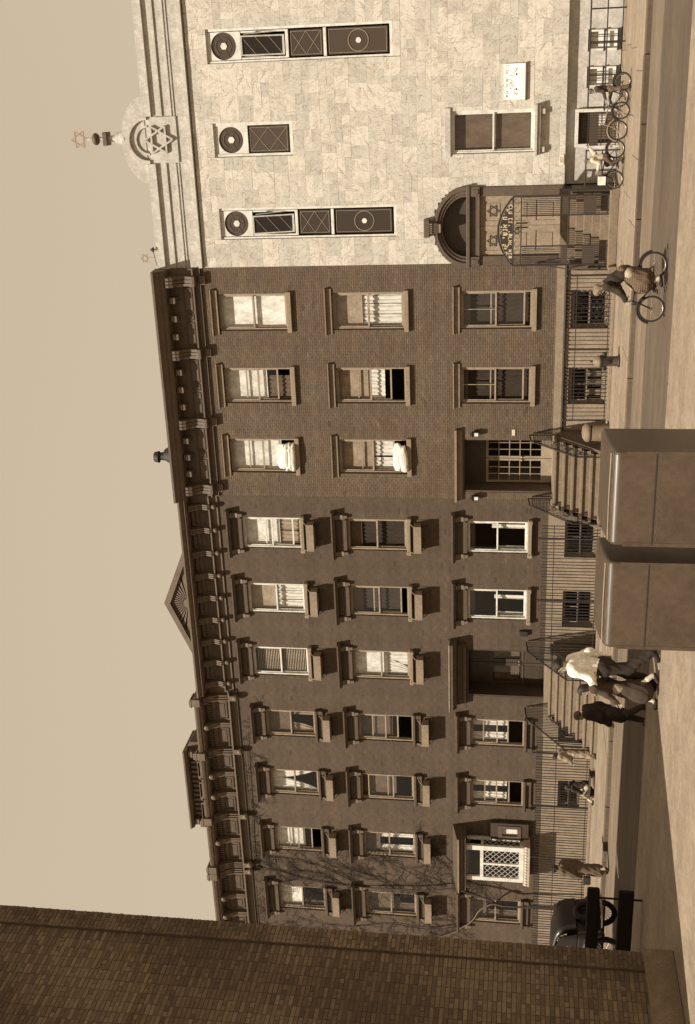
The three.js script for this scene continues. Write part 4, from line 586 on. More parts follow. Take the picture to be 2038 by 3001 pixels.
{ // gate and railing before the synagogue basement door
  const o = thing('basement_gate', 'low iron gate with scroll panel before the synagogue basement door', 'gate', [-1.8, 0, .55]);
  const pk = new THREE.CylinderGeometry(.01, .01, .86, 6); for (let k = 0; k < 13; k++) { const m = mesh('picket', pk, M.iron, o); m.position.set(-.44 + k * .073, .5, 0); } mesh('rail', [bx(-.47, .47, .1, .13, -.015, .015), bx(-.47, .47, .88, .91, -.015, .015), bx(-.47, .47, .5, .53, -.015, .015)], M.iron, o); mesh('panel', [bx(-.46, .46, .6, .86, -.006, .006)], M.ironGrey, o); for (let k = 0; k < 4; k++) { const t = new THREE.TorusGeometry(.085, .012, 5, 14); t.translate(-.3 + k * .2, .32, 0); mesh('scroll', t, M.iron, o); } for (const s of [-1, 1]) mesh('post', [rb(s * .49 - .025, s * .49 + .025, 0, 1.0, -.025, .025, .004)], M.white, o);
  const r = thing('pipe_railing', 'plain dark pipe railing along the synagogue basement area', 'railing', [0, 0, 1.1]); for (const [a, b] of [[-3.35, -2.35], [-1.2, 2.2]]) { mesh('rail', [rod([a, .95, 0], [b, .95, 0], .022), rod([a, .5, 0], [b, .5, 0], .018)], M.iron, r); for (let x = a; x <= b + .01; x += (b - a) / (b - a > 2 ? 4 : 1)) mesh('post', [rod([x, 0, 0], [x, .97, 0], .02)], M.iron, r); }
}
// ---------------------------------------------------------------- stoops of the row houses
{
  const o = thing('stone_stoop', 'stone stoop with mesh-sided iron rails before glazed double doors', 'steps', [-12.27, 0, 0]), n = 6, r = 1.6 / n;
  for (let k = 0; k < n; k++) { const zf = .78 + (n - 1 - k) * .29; mesh('step', [rb(-1.14, 1.14, r * (k + 1) - .09, r * (k + 1), .06, zf + .07, .02), bx(-1.08, 1.08, Math.max(0, r * k - .002), r * (k + 1) - .09, .06, zf)], M.step, o); }
  for (const s of [-1, 1]) {
    const R = part('rail_panel', o), x = s * 1.1, pts = [[.12, 2.35], [.75, 2.3], [2.25, .95], [2.25, .3], [.75, 1.6], [.12, 1.66]];
    mesh('top_rail', [rod([x, 2.38, .1], [x, 2.33, .75], .024), rod([x, 2.33, .75], [x, 1.0, 2.28], .024), rod([x, 1.0, 2.28], [x, .1, 2.28], .022), rod([x, 2.38, .1], [x, 1.62, .1], .022)], M.iron, R);
    mesh('bottom_rail', [rod([x, 1.7, .1], [x, 1.68, .75], .014), rod([x, 1.68, .75], [x, .38, 2.28], .014), rod([x, 2.26, .12], [x, 2.22, .74], .012), rod([x, 2.22, .74], [x, .9, 2.26], .012)], M.iron, R);
    for (let k = 0; k < 17; k++) { const zz = .16 + k * .126, yt = zz < .75 ? 2.24 : 2.22 - (zz - .75) * .868, yb = zz < .75 ? 1.7 : 1.68 - (zz - .75) * .85; mesh('bar', [rod([x, yb, zz], [x, yt, zz], .008, .008, 5)], M.iron, R); }
    for (let k = 1; k < 5; k++) { const u = k / 5; mesh('mesh_wire', [rod([x, 1.7 + .54 * u, .12], [x, 1.68 + .54 * u, .75], .005, .005, 4), rod([x, 1.68 + .54 * u, .75], [x, .38 + .52 * u, 2.26], .005, .005, 4)], M.iron, R); }
    for (let k = 0; k < 3; k++) { const t = new THREE.TorusGeometry(.1, .011, 5, 16); t.rotateY(Math.PI / 2); t.translate(x, 1.62 - k * .42, 1.1 + k * .42); mesh('scroll', t, M.iron, R); }
  }
  for (const x of [-1.22, 1.22]) mesh('cheek', [extrudeXY([[0, 0], [2.3, 0], [2.3, .1], [.8, 1.4], [0, 1.4]], -.05, .05).rotateY(-Math.PI / 2).translate(x, 0, .08)], M.woodMid, o);
  const p = thing('stone_pedestal', 'squat round stone newel with domed cap at foot of brick house stoop', 'newel', [-10.55, 0, 1.75]);
  mesh('shaft', [new THREE.CylinderGeometry(.26, .28, .52, 24).translate(0, .26, 0)], M.step, p); mesh('cap', [new THREE.LatheGeometry([[0, .82], [.16, .8], [.27, .72], [.3, .62], [.27, .56], [.2, .54]].map(q => new THREE.Vector2(...q)), 24)], M.lintelA, p); mesh('neck', [new THREE.CylinderGeometry(.21, .21, .05, 20).translate(0, .53, 0)], M.hood, p);
}
{
  const o = thing('stone_stoop', 'wide pale stone stoop climbing to the dark recessed door of the sunburst house', 'steps', [-20.05, 0, 0]), n = 7, r = 1.55 / n;
  for (let k = 0; k < n; k++) { const zf = .75 + (n - 1 - k) * .36; mesh('step', [rb(-1.25, 1.25, r * (k + 1) - .07, r * (k + 1), .03, zf + .035, .018), bx(-1.22, 1.22, Math.max(0, r * k - .002), r * (k + 1) - .07, .03, zf)], M.stepLight, o); }
  for (const s of [-1, 1]) { const R = part('rail_panel', o), x = s * 1.32; mesh('top_rail', [rod([x, 2.35, .06], [x, 2.3, .8], .028), rod([x, 2.3, .8], [x, 1.05, 2.6], .028), rod([x, 1.05, 2.6], [x, 0, 2.62], .024)], M.iron, R); mesh('bottom_rail', [rod([x, 1.5, .06], [x, 1.45, .8], .016), rod([x, 1.45, .8], [x, .15, 2.6], .016)], M.iron, R); for (let k = 0; k < 26; k++) { const zz = .08 + k * .1, yt = zz < .8 ? 2.3 : 2.3 - (zz - .8) * .694, yb = zz < .8 ? 1.47 : 1.45 - (zz - .8) * .722; mesh('bar', [rod([x, yb, zz], [x, yt, zz], .012, .012, 5)], M.iron, R); }
    mesh('cheek', [extrudeXY([[0, 0], [2.6, 0], [2.6, .08], [.75, 1.42], [0, 1.42]], -.05, .05).rotateY(-Math.PI / 2).translate(x, 0, .03)], M.woodMid, o); }
}
// ---------------------------------------------------------------- fences
function fence(label, x0, x1, z, h, sp, finial, rails) {
  const o = thing('iron_fence', label, 'fence', [0, 0, z]);
  mesh('coping', [rb(x0, x1, 0, .1, -.09, .09, .015)], M.sillA, o);
  const pg = finial ? merge([new THREE.CylinderGeometry(.011, .011, h - .1, 6).translate(0, .1 + (h - .1) / 2, 0), ball(0, h + .02, 0, .026, 1, 2.0, 1, 8)]) : merge([bx(-.011, .011, .1, h, -.011, .011)]);
  const n = Math.round((x1 - x0) / sp); for (let k = 0; k <= n; k++) { const m = mesh('picket', pg, M.iron, o); m.position.set(x0 + .02 + (x1 - x0 - .04) * k / n, rr(-.012, .012), 0); m.rotation.z = rr(-.012, .012); }
  for (const y of rails) mesh('rail', [bx(x0, x1, y - .012, y + .012, -.018, .018)], M.iron, o);
  for (let k = 0; k <= Math.floor((x1 - x0) / 2.2); k++) mesh('post', [rb(x0 + k * 2.2 - .022, x0 + k * 2.2 + .022, .08, h + .06, -.022, .022, .004), ball(x0 + k * 2.2, h + .1, 0, .04)], M.iron, o);
  return o;
}
fence('thin iron fence with bud finials before the tan brick house', -10.2, -5.75, 1.62, 1.28, .125, true, [1.1, .16]);
fence('plain black picket fence before the sunburst house basement', -18.55, -13.7, 1.62, 1.92, .112, false, [1.55, .2]);
fence('long black picket fence before the vine-covered four-bay house', -33.2, -21.55, 1.62, 1.95, .112, false, [1.74, 1.26, .2]);
// ---------------------------------------------------------------- hydrant
{
  const o = thing('fire_hydrant', 'dark bell-capped fire hydrant near the kerb before the brick house', 'hydrant', [-7.72, 0, 4.2]);
  mesh('barrel', [new THREE.LatheGeometry([[0, 0], [.17, 0], [.17, .05], [.14, .06], [.13, .4], [.15, .44], [.15, .5]].map(p => new THREE.Vector2(...p)), 24)], M.ironGrey, o);
  mesh('collar', [new THREE.CylinderGeometry(.17, .17, .06, 24).translate(0, .5, 0)], M.iron, o); mesh('bonnet', [new THREE.LatheGeometry([[.15, .53], [.16, .58], [.12, .68], [.05, .72], [0, .725]].map(p => new THREE.Vector2(...p)), 24)], M.boxMetal, o);
  mesh('nut', [new THREE.CylinderGeometry(.03, .035, .07, 5).translate(0, .755, 0)], M.iron, o); for (const s of [-1, 1]) mesh('nozzle', [rod([s * .1, .42, 0], [s * .22, .42, 0], .055, .055, 14), rod([s * .22, .42, 0], [s * .25, .42, 0], .07, .07, 6)], M.iron, o); mesh('front_nozzle', [rod([0, .36, .1], [0, .36, .2], .075, .075, 14)], M.iron, o);
}
// ---------------------------------------------------------------- two big lidded bins in the foreground
function bin(x0, x1, z0, z1, h, label) {
  const o = thing('storage_bin', label, 'bin', [(x0 + x1) / 2, 0, (z0 + z1) / 2], 0), w = (x1 - x0) / 2, d = (z1 - z0) / 2;
  const s = new THREE.Shape(); s.moveTo(-d, .12); s.lineTo(d, .12); s.lineTo(d, h - .2); s.quadraticCurveTo(d, h - .1, d - .12, h - .075); s.quadraticCurveTo(0, h - .01, -d + .06, h); s.quadraticCurveTo(-d, h, -d, h - .06);
  const g = new THREE.ExtrudeGeometry(s, { depth: 2 * w - .1, bevelEnabled: true, bevelSize: .05, bevelThickness: .05, bevelOffset: -.05, bevelSegments: 3, curveSegments: 10 }); g.rotateY(-Math.PI / 2); g.translate(w - .05, 0, 0); mesh('body', g, M.trailer, o);
  mesh('lid_bead', [tube([[-w + .05, h - .075, d - .1], [0, h - .07, d - .1], [w - .05, h - .075, d - .1]], .012, 12)], M.boxMetal, o);
  mesh('lid_seam', [bx(-w + .02, w - .02, .965, .98, d - .004, d + .006)], M.iron, o); mesh('rivets', Array.from({ length: 12 }, (_, k) => ball(-w + .1 + (2 * w - .2) * k / 11, .92, d, .011, 1, 1, .5, 6)), M.trailer, o); mesh('bottom_band', [bx(-w + .05, w - .05, .14, .24, d - .01, d + .006)], M.trailer, o);
  for (const x of [-w, w - .05]) mesh('corner_strip', [bx(x, x + .05, .14, 1.34, d - .05, d + .004)], M.trailer, o);
  for (const x of [-w + .12, w - .12]) mesh('skid', [rb(x - .05, x + .05, 0, .12, -d + .05, d - .05, .01)], M.iron, o);
}
bin(-5.86, -4.57, 20.6, 21.62, 1.6, 'large grey lidded bin standing nearer the bicycle girl');
bin(-7.42, -6.14, 20.62, 21.5, 1.6, 'large grey lidded bin standing nearer the white-shirted man');
// ---------------------------------------------------------------- brick wall of the corner building
{
  const D = thing('corner_building', 'dark brick end wall of a tall building with a proud corner pier', 'building');
  const xf = -13.98, H = 14.6, z0 = 20, z1 = 23.2;
  mesh('wall_core', [bx(-24, xf - .008, 0, H, z0 + .42, z1), bx(-24, xf + .04, 0, H, z0 + .008, z0 + .42)], mat(.06, { tex: T.stone }), D);
  const items = []; const course = .076, len = .22; let row = 0;
  for (let y = 0; y < H - .05; y += course, row++) { let z = z0 + (row % 2 ? 0 : -.0); const pierEnd = z0 + .42; let first = true;
    while (z < z1 - .03) { let nz = z + (first && row % 2 ? len / 2 : len); if (row % 6 === 5) nz = z + len / 2; if (z < pierEnd && nz > pierEnd) nz = pierEnd; nz = Math.min(nz, z1); first = false; if (nz - z > .03) items.push([z, nz, y, y + course, z < pierEnd - .01 ? .05 : 0]); z = nz; } }
  const bm = [.085, .12, .1, .15, .065].map(g => mat(g, { tex: T.stone, s: 3, roughness: .95, bump: .003 }));
  const bg = ([a, b, c, d, p]) => { const j = rr(-.005, .006); const q = rb(xf - .06, xf + p + j, c + .0045, d - .0045, a + .005, b - .005, .006); return q; };
  const pickTone = q => { const n = Math.sin(q[0] * 2.1 + q[2] * .7) + Math.sin(q[2] * 1.9 + 2) * .8 + (Math.sin(q[0] * 91.7 + q[2] * 47.3) * 4375.5 % 1) * 1.6; return n < -1.1 ? 4 : n < -.3 ? 0 : n < .5 ? 2 : n < 1.4 ? 1 : 3; };
  const vis = q => q[0] < 22.1 && q[2] > 1.2 && q[2] < 11.5; items.sort((p, q) => (vis(q) - vis(p)) || (Math.abs(p[2] - 4.5) - Math.abs(q[2] - 4.5)));
  items.slice(0, 300).forEach(q => mesh('brick', bg(q), bm[pickTone(q)], D)); const rest = items.slice(300); for (let k = 0; k < 5; k++) stuffPart('brickwork', merge(rest.filter(q => pickTone(q) === k).map(bg)), bm[k], D);
  mesh('coping', [rb(-24.1, xf + .12, H, H + .15, z0 - .08, z1 + .08, .02)], M.step, D); mesh('plinth', [rb(-24.1, xf + .12, 0, .5, z0 - .02, z1 + .02, .02)], M.step, D);
}
// ---------------------------------------------------------------- street barrier beside the wall
{
  const o = thing('street_barrier', 'heavy black timber barrier with two thick rails beside the brick wall', 'barrier', [-18.05, 0, 15.9], 0);
  for (const [y, r, a, b] of [[1.0, .13, -1.6, 2.0], [.33, .16, -1.6, 1.97]]) mesh('rail', [rb(a, b, y - r, y + r, -.05, .05, .04)], M.blackTimber, o);
  for (const x of [-1.4, .1, 1.75]) mesh('post', [rod([x, 0, 0], [x, 1.12, 0], .022)], M.blackTimber, o);
  for (let k = 0; k < 3; k++) { const t = new THREE.TorusGeometry(.1, .022, 8, 20); t.translate(-.9 + k * .24, .64, 0); mesh('ring', t, M.blackTimber, o); }
  mesh('mid_rail', [bx(-1.5, 1.7, .74, .78, -.02, .02)], M.blackTimber, o);
}
// ---------------------------------------------------------------- parked vintage saloon car
{
  const o = thing('parked_car', 'black vintage saloon car with swept mudguards parked in the road beside the brick wall', 'car', [-22.75, -.13, 11.2], Math.PI + .05), P = M.carPaint;
  const tub = new THREE.Shape(); tub.moveTo(-1.75, .5); tub.quadraticCurveTo(-1.95, .8, -1.8, 1.14); tub.lineTo(.72, 1.16); tub.lineTo(.74, .5);
  const tb = new THREE.ExtrudeGeometry(tub, { depth: 1.3, bevelEnabled: true, bevelSize: .05, bevelThickness: .06, bevelOffset: -.05, bevelSegments: 3 }); tb.translate(0, 0, -.65); mesh('body', tb, P, o);
  const hood = new THREE.Shape(); hood.moveTo(-.42, .55); hood.lineTo(.42, .55); hood.lineTo(.42, .92); hood.quadraticCurveTo(.38, 1.14, 0, 1.16); hood.quadraticCurveTo(-.38, 1.14, -.42, .92); const hg = new THREE.ExtrudeGeometry(hood, { depth: 1.2, bevelEnabled: false, curveSegments: 10 }); hg.rotateY(Math.PI / 2); hg.translate(.74, 0, 0); mesh('bonnet', hg, P, o);
  mesh('radiator', [rb(1.93, 2.02, .5, 1.14, -.36, .36, .04)], M.chrome, o); mesh('radiator_cap', [ball(1.96, 1.19, 0, .05)], M.chrome, o);
  // cab sides with open windows, roof, back
  const side = [[-1.8, 1.14], [.72, 1.16], [.55, 1.66], [-1.2, 1.72], [-1.66, 1.58]];
  for (const s of [-1, 1]) mesh('cab_side', [extrudeXY(side, s * .7 - .02, s * .7 + .02, 0, [[[-1.45, 1.24], [-1.38, 1.52], [-.88, 1.58], [-.88, 1.24]], [[-.8, 1.24], [-.8, 1.58], [-.12, 1.57], [-.12, 1.24]], [[-.04, 1.24], [-.04, 1.57], [.48, 1.54], [.58, 1.24]]])], P, o);
  mesh('roof', [tube([[-1.84, 1.15, 0], [-1.7, 1.56, 0], [-1.25, 1.72, 0], [-.4, 1.76, 0], [.52, 1.66, 0]], .035, 30, 6).scale(1, 1, 20)], P, o);
  mesh('windscreen_frame', [extrudeXY(rect(-.68, .68, 0, .5), -.02, .02, 0, [rectH(-.62, -.03, .06, .44), rectH(.03, .62, .06, .44)]).rotateX(-.33).rotateY(Math.PI / 2).translate(.72, 1.16, 0)], P, o);
  for (const s of [-1, 1]) {
    mesh('mudguard', [tube([[.6, .5, s * .74], [1.0, .82, s * .74], [1.45, .92, s * .74], [1.85, .8, s * .74], [2.0, .55, s * .74]], .1, 26, 8)], P, o); mesh('mudguard', [tube([[-.75, .5, s * .76], [-1.05, .84, s * .76], [-1.4, .92, s * .76], [-1.75, .8, s * .76], [-1.95, .5, s * .76]], .1, 26, 8)], P, o);
    mesh('running_board', [rb(-.8, .7, .4, .46, s * .76 - .13, s * .76 + .13, .02)], M.iron, o);
    for (const x of [-1.38, 1.42]) { const W = part('wheel', o), t = new THREE.TorusGeometry(.34, .075, 10, 28); t.translate(x, .42, s * .74); mesh('tyre', t, M.tire, W); mesh('wire_spokes', Array.from({ length: 18 }, (_, k) => rod([x, .42, s * .78], [x + .3 * Math.cos(k / 18 * TAU), .42 + .3 * Math.sin(k / 18 * TAU), s * .74], .008, .008, 4)), M.chrome, W); mesh('hub_cap', [ball(x, .42, s * .8, .08, 1, 1, .6)], M.chrome, W); }
    const h = ball(1.9, .98, s * .5, .13, .9, 1, 1, 16); mesh('headlight', h, M.chrome, o); mesh('door_handle', [rod([-.2, 1.1, s * .72], [-.06, 1.1, s * .74], .014)], M.chrome, o); mesh('belt_moulding', [rb(-1.75, 1.9, 1.145, 1.17, s * .7 - .012, s * .7 + .012, .004)], M.ironGrey, o);
  }
  const sp = new THREE.TorusGeometry(.3, .075, 10, 26); sp.rotateY(Math.PI / 2); sp.rotateZ(-.15); sp.translate(-1.98, .85, 0); mesh('spare_wheel', sp, M.tire, o); mesh('steering_wheel', [new THREE.TorusGeometry(.19, .014, 6, 24).rotateY(Math.PI / 2).rotateZ(-.5).translate(.4, 1.28, .34)], M.iron, o); mesh('seat', [rb(-.3, .1, .75, 1.32, -.6, .6, .08), rb(-1.5, -1.1, .75, 1.36, -.6, .6, .08)], M.dark, o);
  for (const x of [2.18, -2.16]) mesh('bumper', [tube([[x * .95, .52, -.75], [x, .5, -.4], [x, .5, .4], [x * .95, .52, .75]], .035, 24, 8)], M.chrome, o);
}
// ---------------------------------------------------------------- bare climbing vine
{
  const o = thing('climbing_vine', 'leafless climbing vine spreading over the four-bay house front', 'vine', [-29.7, 0, .5]); const ox = -29.7, oz = .5;
  const loc = (x, y, z) => [x - ox, y, z - oz];
  const main = [[-29.7, 0, .7], [-29.72, 1.4, .62], [-29.8, 2.6, .58], [-29.82, 3.15, .52], [-29.68, 3.45, .48], [-29.52, 4.1, .4], [-29.42, 4.55, .36], [-29.34, 4.95, .34], [-29.45, 5.35, .3], [-29.6, 6.1, .24], [-29.7, 7.5, .16], [-29.78, 8.8, .08], [-29.6, 10.7, .06], [-29.35, 11.6, .05], [-29.1, 12.7, .06], [-28.4, 12.78, .06], [-26.6, 12.72, .05], [-24.6, 12.7, .05], [-23.0, 12.66, .05]];
  const taper = (pts, r0, r1, seg, rs = 6) => { const c = new THREE.CatmullRomCurve3(pts.map(p => V3(...loc(...p)))), g = new THREE.TubeGeometry(c, seg, 1, rs, false), p = g.attributes.position; let i = 0; for (let s = 0; s <= seg; s++) { const q = c.getPointAt(s / seg), r = r0 + (r1 - r0) * Math.pow(s / seg, .6); for (let k = 0; k <= rs; k++, i++) p.setXYZ(i, q.x + (p.getX(i) - q.x) * r, q.y + (p.getY(i) - q.y) * r, q.z + (p.getZ(i) - q.z) * r); } g.computeVertexNormals(); return g; };
  mesh('trunk', taper(main, .05, .01, 120, 7), M.bark, o);
  const limb = [[-29.85, 2.95, .52], [-29.72, 3.4, .6], [-29.95, 3.8, .62], [-30.2, 3.97, .56], [-30.56, 4.12, .5], [-30.92, 4.34, .4], [-31.2, 4.58, .3], [-31.6, 4.95, .2], [-32.0, 5.6, .1]];
  mesh('limb', taper(limb, .045, .015, 40), M.barkLight, o);
  const others = [[[-29.4, 4.7, .35], [-28.6, 5.1, .2], [-27.9, 5.6, .1], [-27.2, 5.9, .06]], [[-29.5, 5.6, .28], [-28.9, 6.6, .12], [-28.5, 7.4, .06], [-27.9, 8.0, .05]], [[-29.7, 7.2, .16], [-29.2, 8.2, .06], [-28.9, 9.2, .05], [-28.5, 9.6, .05]], [[-29.65, 8.6, .08], [-29.0, 10.0, .05], [-28.7, 11.1, .05], [-28.6, 12.3, .05]], [[-31.2, 4.6, .3], [-31.6, 6.0, .1], [-31.5, 7.5, .06], [-31.8, 9.2, .05], [-31.6, 11.2, .05]], [[-29.7, 3.5, .5], [-29.2, 3.9, .3], [-28.9, 3.7, .2], [-28.3, 3.6, .75]], [[-29.55, 10.9, .06], [-30.2, 12.3, .06], [-31.4, 12.6, .06], [-32.6, 12.4, .06]], [[-29.75, 9.4, .08], [-29.3, 10.1, .05], [-29.2, 11.0, .05]]];
  for (const b of others) mesh('branch', taper(b, .022, .007, 30, 5), M.bark, o);
  const tw = []; const twig = (x, y, a, L, d) => { const n = 4, pts = [[x, y, .03]]; let X = x, Y = y, A = a; for (let k = 0; k < n; k++) { A += rr(-.45, .45); X += Math.cos(A) * L / n; Y += Math.sin(A) * L / n; if (Y > 12.85) Y = 12.85; pts.push([X, Y, .02 + rr(0, .025)]); if (d && rnd() < .55) twig(X, Y, A + (rnd() < .5 ? -1 : 1) * rr(.4, 1.1), L * .5, d - 1); } for (let k = 0; k < n; k++) tw.push(rod(loc(...pts[k]), loc(...pts[k + 1]), .0078 - k * .001, .0068 - k * .001, 4)); };
  const curves = [main.slice(8), limb, ...others].map(c => new THREE.CatmullRomCurve3(c.map(p => V3(...p))));
  for (const c of curves) for (let k = 0; k < 24; k++) { const p = c.getPointAt(rnd()); twig(p.x, p.y, rr(0, TAU) * .5 + (rnd() < .5 ? 0 : .6), rr(.35, 1.1), 2); }
  for (let k = 0; k < 70; k++) twig(rr(-29.4, -28.3) + rr(-.3, .3), rr(5, 12.6), rr(.3, 2.2), rr(.3, .8), 1); for (let k = 0; k < 60; k++) twig(rr(-28.9, -21.9), rr(12.35, 12.85), rr(-2.4, -.7), rr(.25, .7), 1);
  for (let k = 0; k < 70; k++) twig(rr(-32.8, -29.9), rr(4.8, 12.5), rr(.3, 2.8), rr(.4, 1.0), 2);
  stuffPart('twigs', merge(tw), M.bark, o);
}
// ---------------------------------------------------------------- bedding airing on the sills
function pillow(w, h, d, sd) { const g = new THREE.SphereGeometry(1, 26, 18), p = g.attributes.position; const s = v => Math.sign(v) * Math.pow(Math.abs(v), .55); for (let i = 0; i < p.count; i++) { const x = p.getX(i), y = p.getY(i), z = p.getZ(i); const X = s(x) * w / 2, Y = s(y) * h / 2, Z = z * d / 2; const f = .014 * Math.sin(X * 23 + sd) * Math.cos(Y * 19 + sd * 2) + .01 * Math.sin((X + Y) * 41 + sd); p.setXYZ(i, X, Y + f, Z + f * 1.2); } g.computeVertexNormals(); return g; }
{
  const a = thing('airing_bedding', 'folded white bedding piled on the top floor sill of the brick house', 'bedding', [-12.0, 10.16, .06]);
  [[0, .06, 1.02, .15, .42], [.02, .17, 1.0, .14, .4], [-.01, .28, .98, .15, .38]].forEach(([x, y, w, h, d], i) => { const g = pillow(w, h, d, i * 3); g.translate(x, y, .02); mesh('folded_quilt', g, M.linen, a); }); const g = pillow(.9, .34, .22, 9); g.rotateX(-.25); g.translate(0, .46, -.03); mesh('pillow', g, M.linen, a);
  const b = thing('airing_bedding', 'two white pillows leaning on the second floor sill of the brick house', 'bedding', [-12.0, 6.38, .06]);
  const p1 = pillow(.98, .3, .26, 4); p1.rotateX(-.2); p1.translate(.02, .31, -.02); mesh('pillow', p1, M.linen, b); const p2 = pillow(.94, .26, .34, 7); p2.rotateZ(.1); p2.translate(-.02, .1, .06); mesh('pillow', p2, M.linen, b);
}
// ---------------------------------------------------------------- people: smooth-blended tapered limbs meshed from a distance field
function sdf(caps, k) { return (x, y, z) => { let d = 1e3; for (const c of caps) { const bx_ = c[3] - c[0], by = c[4] - c[1], bz = c[5] - c[2], px = x - c[0], py = y - c[1], pz = z - c[2]; const L = bx_ * bx_ + by * by + bz * bz; let t = L > 1e-9 ? (px * bx_ + py * by + pz * bz) / L : 0; t = t < 0 ? 0 : t > 1 ? 1 : t; const dx = px - bx_ * t, dy = py - by * t, dz = (pz - bz * t) / (c[8] || 1); const q = Math.sqrt(dx * dx + dy * dy + dz * dz) - (c[6] + (c[7] - c[6]) * t); const h = Math.max(k - Math.abs(d - q), 0) / k; d = Math.min(d, q) - h * h * k * .25; } return d; }; }
function fieldMesh(caps, k = .035, N = 56, wob = 0) {
  const lo = [1e9, 1e9, 1e9], hi = [-1e9, -1e9, -1e9]; for (const c of caps) for (const o of [0, 3]) { const r = Math.max(c[6], c[7]) * Math.max(1, c[8] || 1) + .05; for (let i = 0; i < 3; i++) { lo[i] = Math.min(lo[i], c[o + i] - r); hi[i] = Math.max(hi[i], c[o + i] + r); } }
  const f0 = sdf(caps, k), f = wob ? (x, y, z) => f0(x, y, z) + wob * (Math.sin(x * 38 + y * 9) * Math.sin(z * 41 + y * 17) + .6 * Math.sin(y * 31 + x * 22)) : f0;
  const mc = new MarchingCubes(N, M.skin, false, false, 90000), h = N / 2; mc.isolation = 0;
  const ctr = [0, 1, 2].map(i => (lo[i] + hi[i]) / 2), sc = [0, 1, 2].map(i => (hi[i] - lo[i]) / 2);
  const X = i => ctr[0] + (i - h) / h * sc[0], Y = i => ctr[1] + (i - h) / h * sc[1], Z = i => ctr[2] + (i - h) / h * sc[2];
  for (let z = 0; z < N; z++) for (let y = 0; y < N; y++) for (let x = 0; x < N; x++) mc.field[x + y * N + z * N * N] = -f(X(x), Y(y), Z(z));
  mc.update(); const n = mc.count, P = new Float32Array(n * 3), Nn = new Float32Array(n * 3), U = new Float32Array(n * 2), e = .004;
  for (let i = 0; i < n; i++) { const x = ctr[0] + mc.positionArray[i * 3] * sc[0], y = ctr[1] + mc.positionArray[i * 3 + 1] * sc[1], z = ctr[2] + mc.positionArray[i * 3 + 2] * sc[2]; P.set([x, y, z], i * 3); const g = V3(f(x + e, y, z) - f(x - e, y, z), f(x, y + e, z) - f(x, y - e, z), f(x, y, z + e) - f(x, y, z - e)).normalize(); Nn.set([g.x, g.y, g.z], i * 3); U.set([x + z, y], i * 2); }
  for (let i = 0; i < n; i += 3) { const a = V3(P[i * 3], P[i * 3 + 1], P[i * 3 + 2]), b = V3(P[i * 3 + 3], P[i * 3 + 4], P[i * 3 + 5]), c = V3(P[i * 3 + 6], P[i * 3 + 7], P[i * 3 + 8]); const fn = b.clone().sub(a).cross(c.clone().sub(a)); if (fn.x * Nn[i * 3] + fn.y * Nn[i * 3 + 1] + fn.z * Nn[i * 3 + 2] < 0) { for (const A of [P, Nn]) for (let k2 = 0; k2 < 3; k2++) { const t = A[i * 3 + 3 + k2]; A[i * 3 + 3 + k2] = A[i * 3 + 6 + k2]; A[i * 3 + 6 + k2] = t; } for (let k2 = 0; k2 < 2; k2++) { const t = U[i * 2 + 2 + k2]; U[i * 2 + 2 + k2] = U[i * 2 + 4 + k2]; U[i * 2 + 4 + k2] = t; } } }
  const g = new THREE.BufferGeometry(); g.setAttribute('position', new THREE.BufferAttribute(P, 3)); g.setAttribute('normal', new THREE.BufferAttribute(Nn, 3)); g.setAttribute('uv', new THREE.BufferAttribute(U, 2)); return g;
}
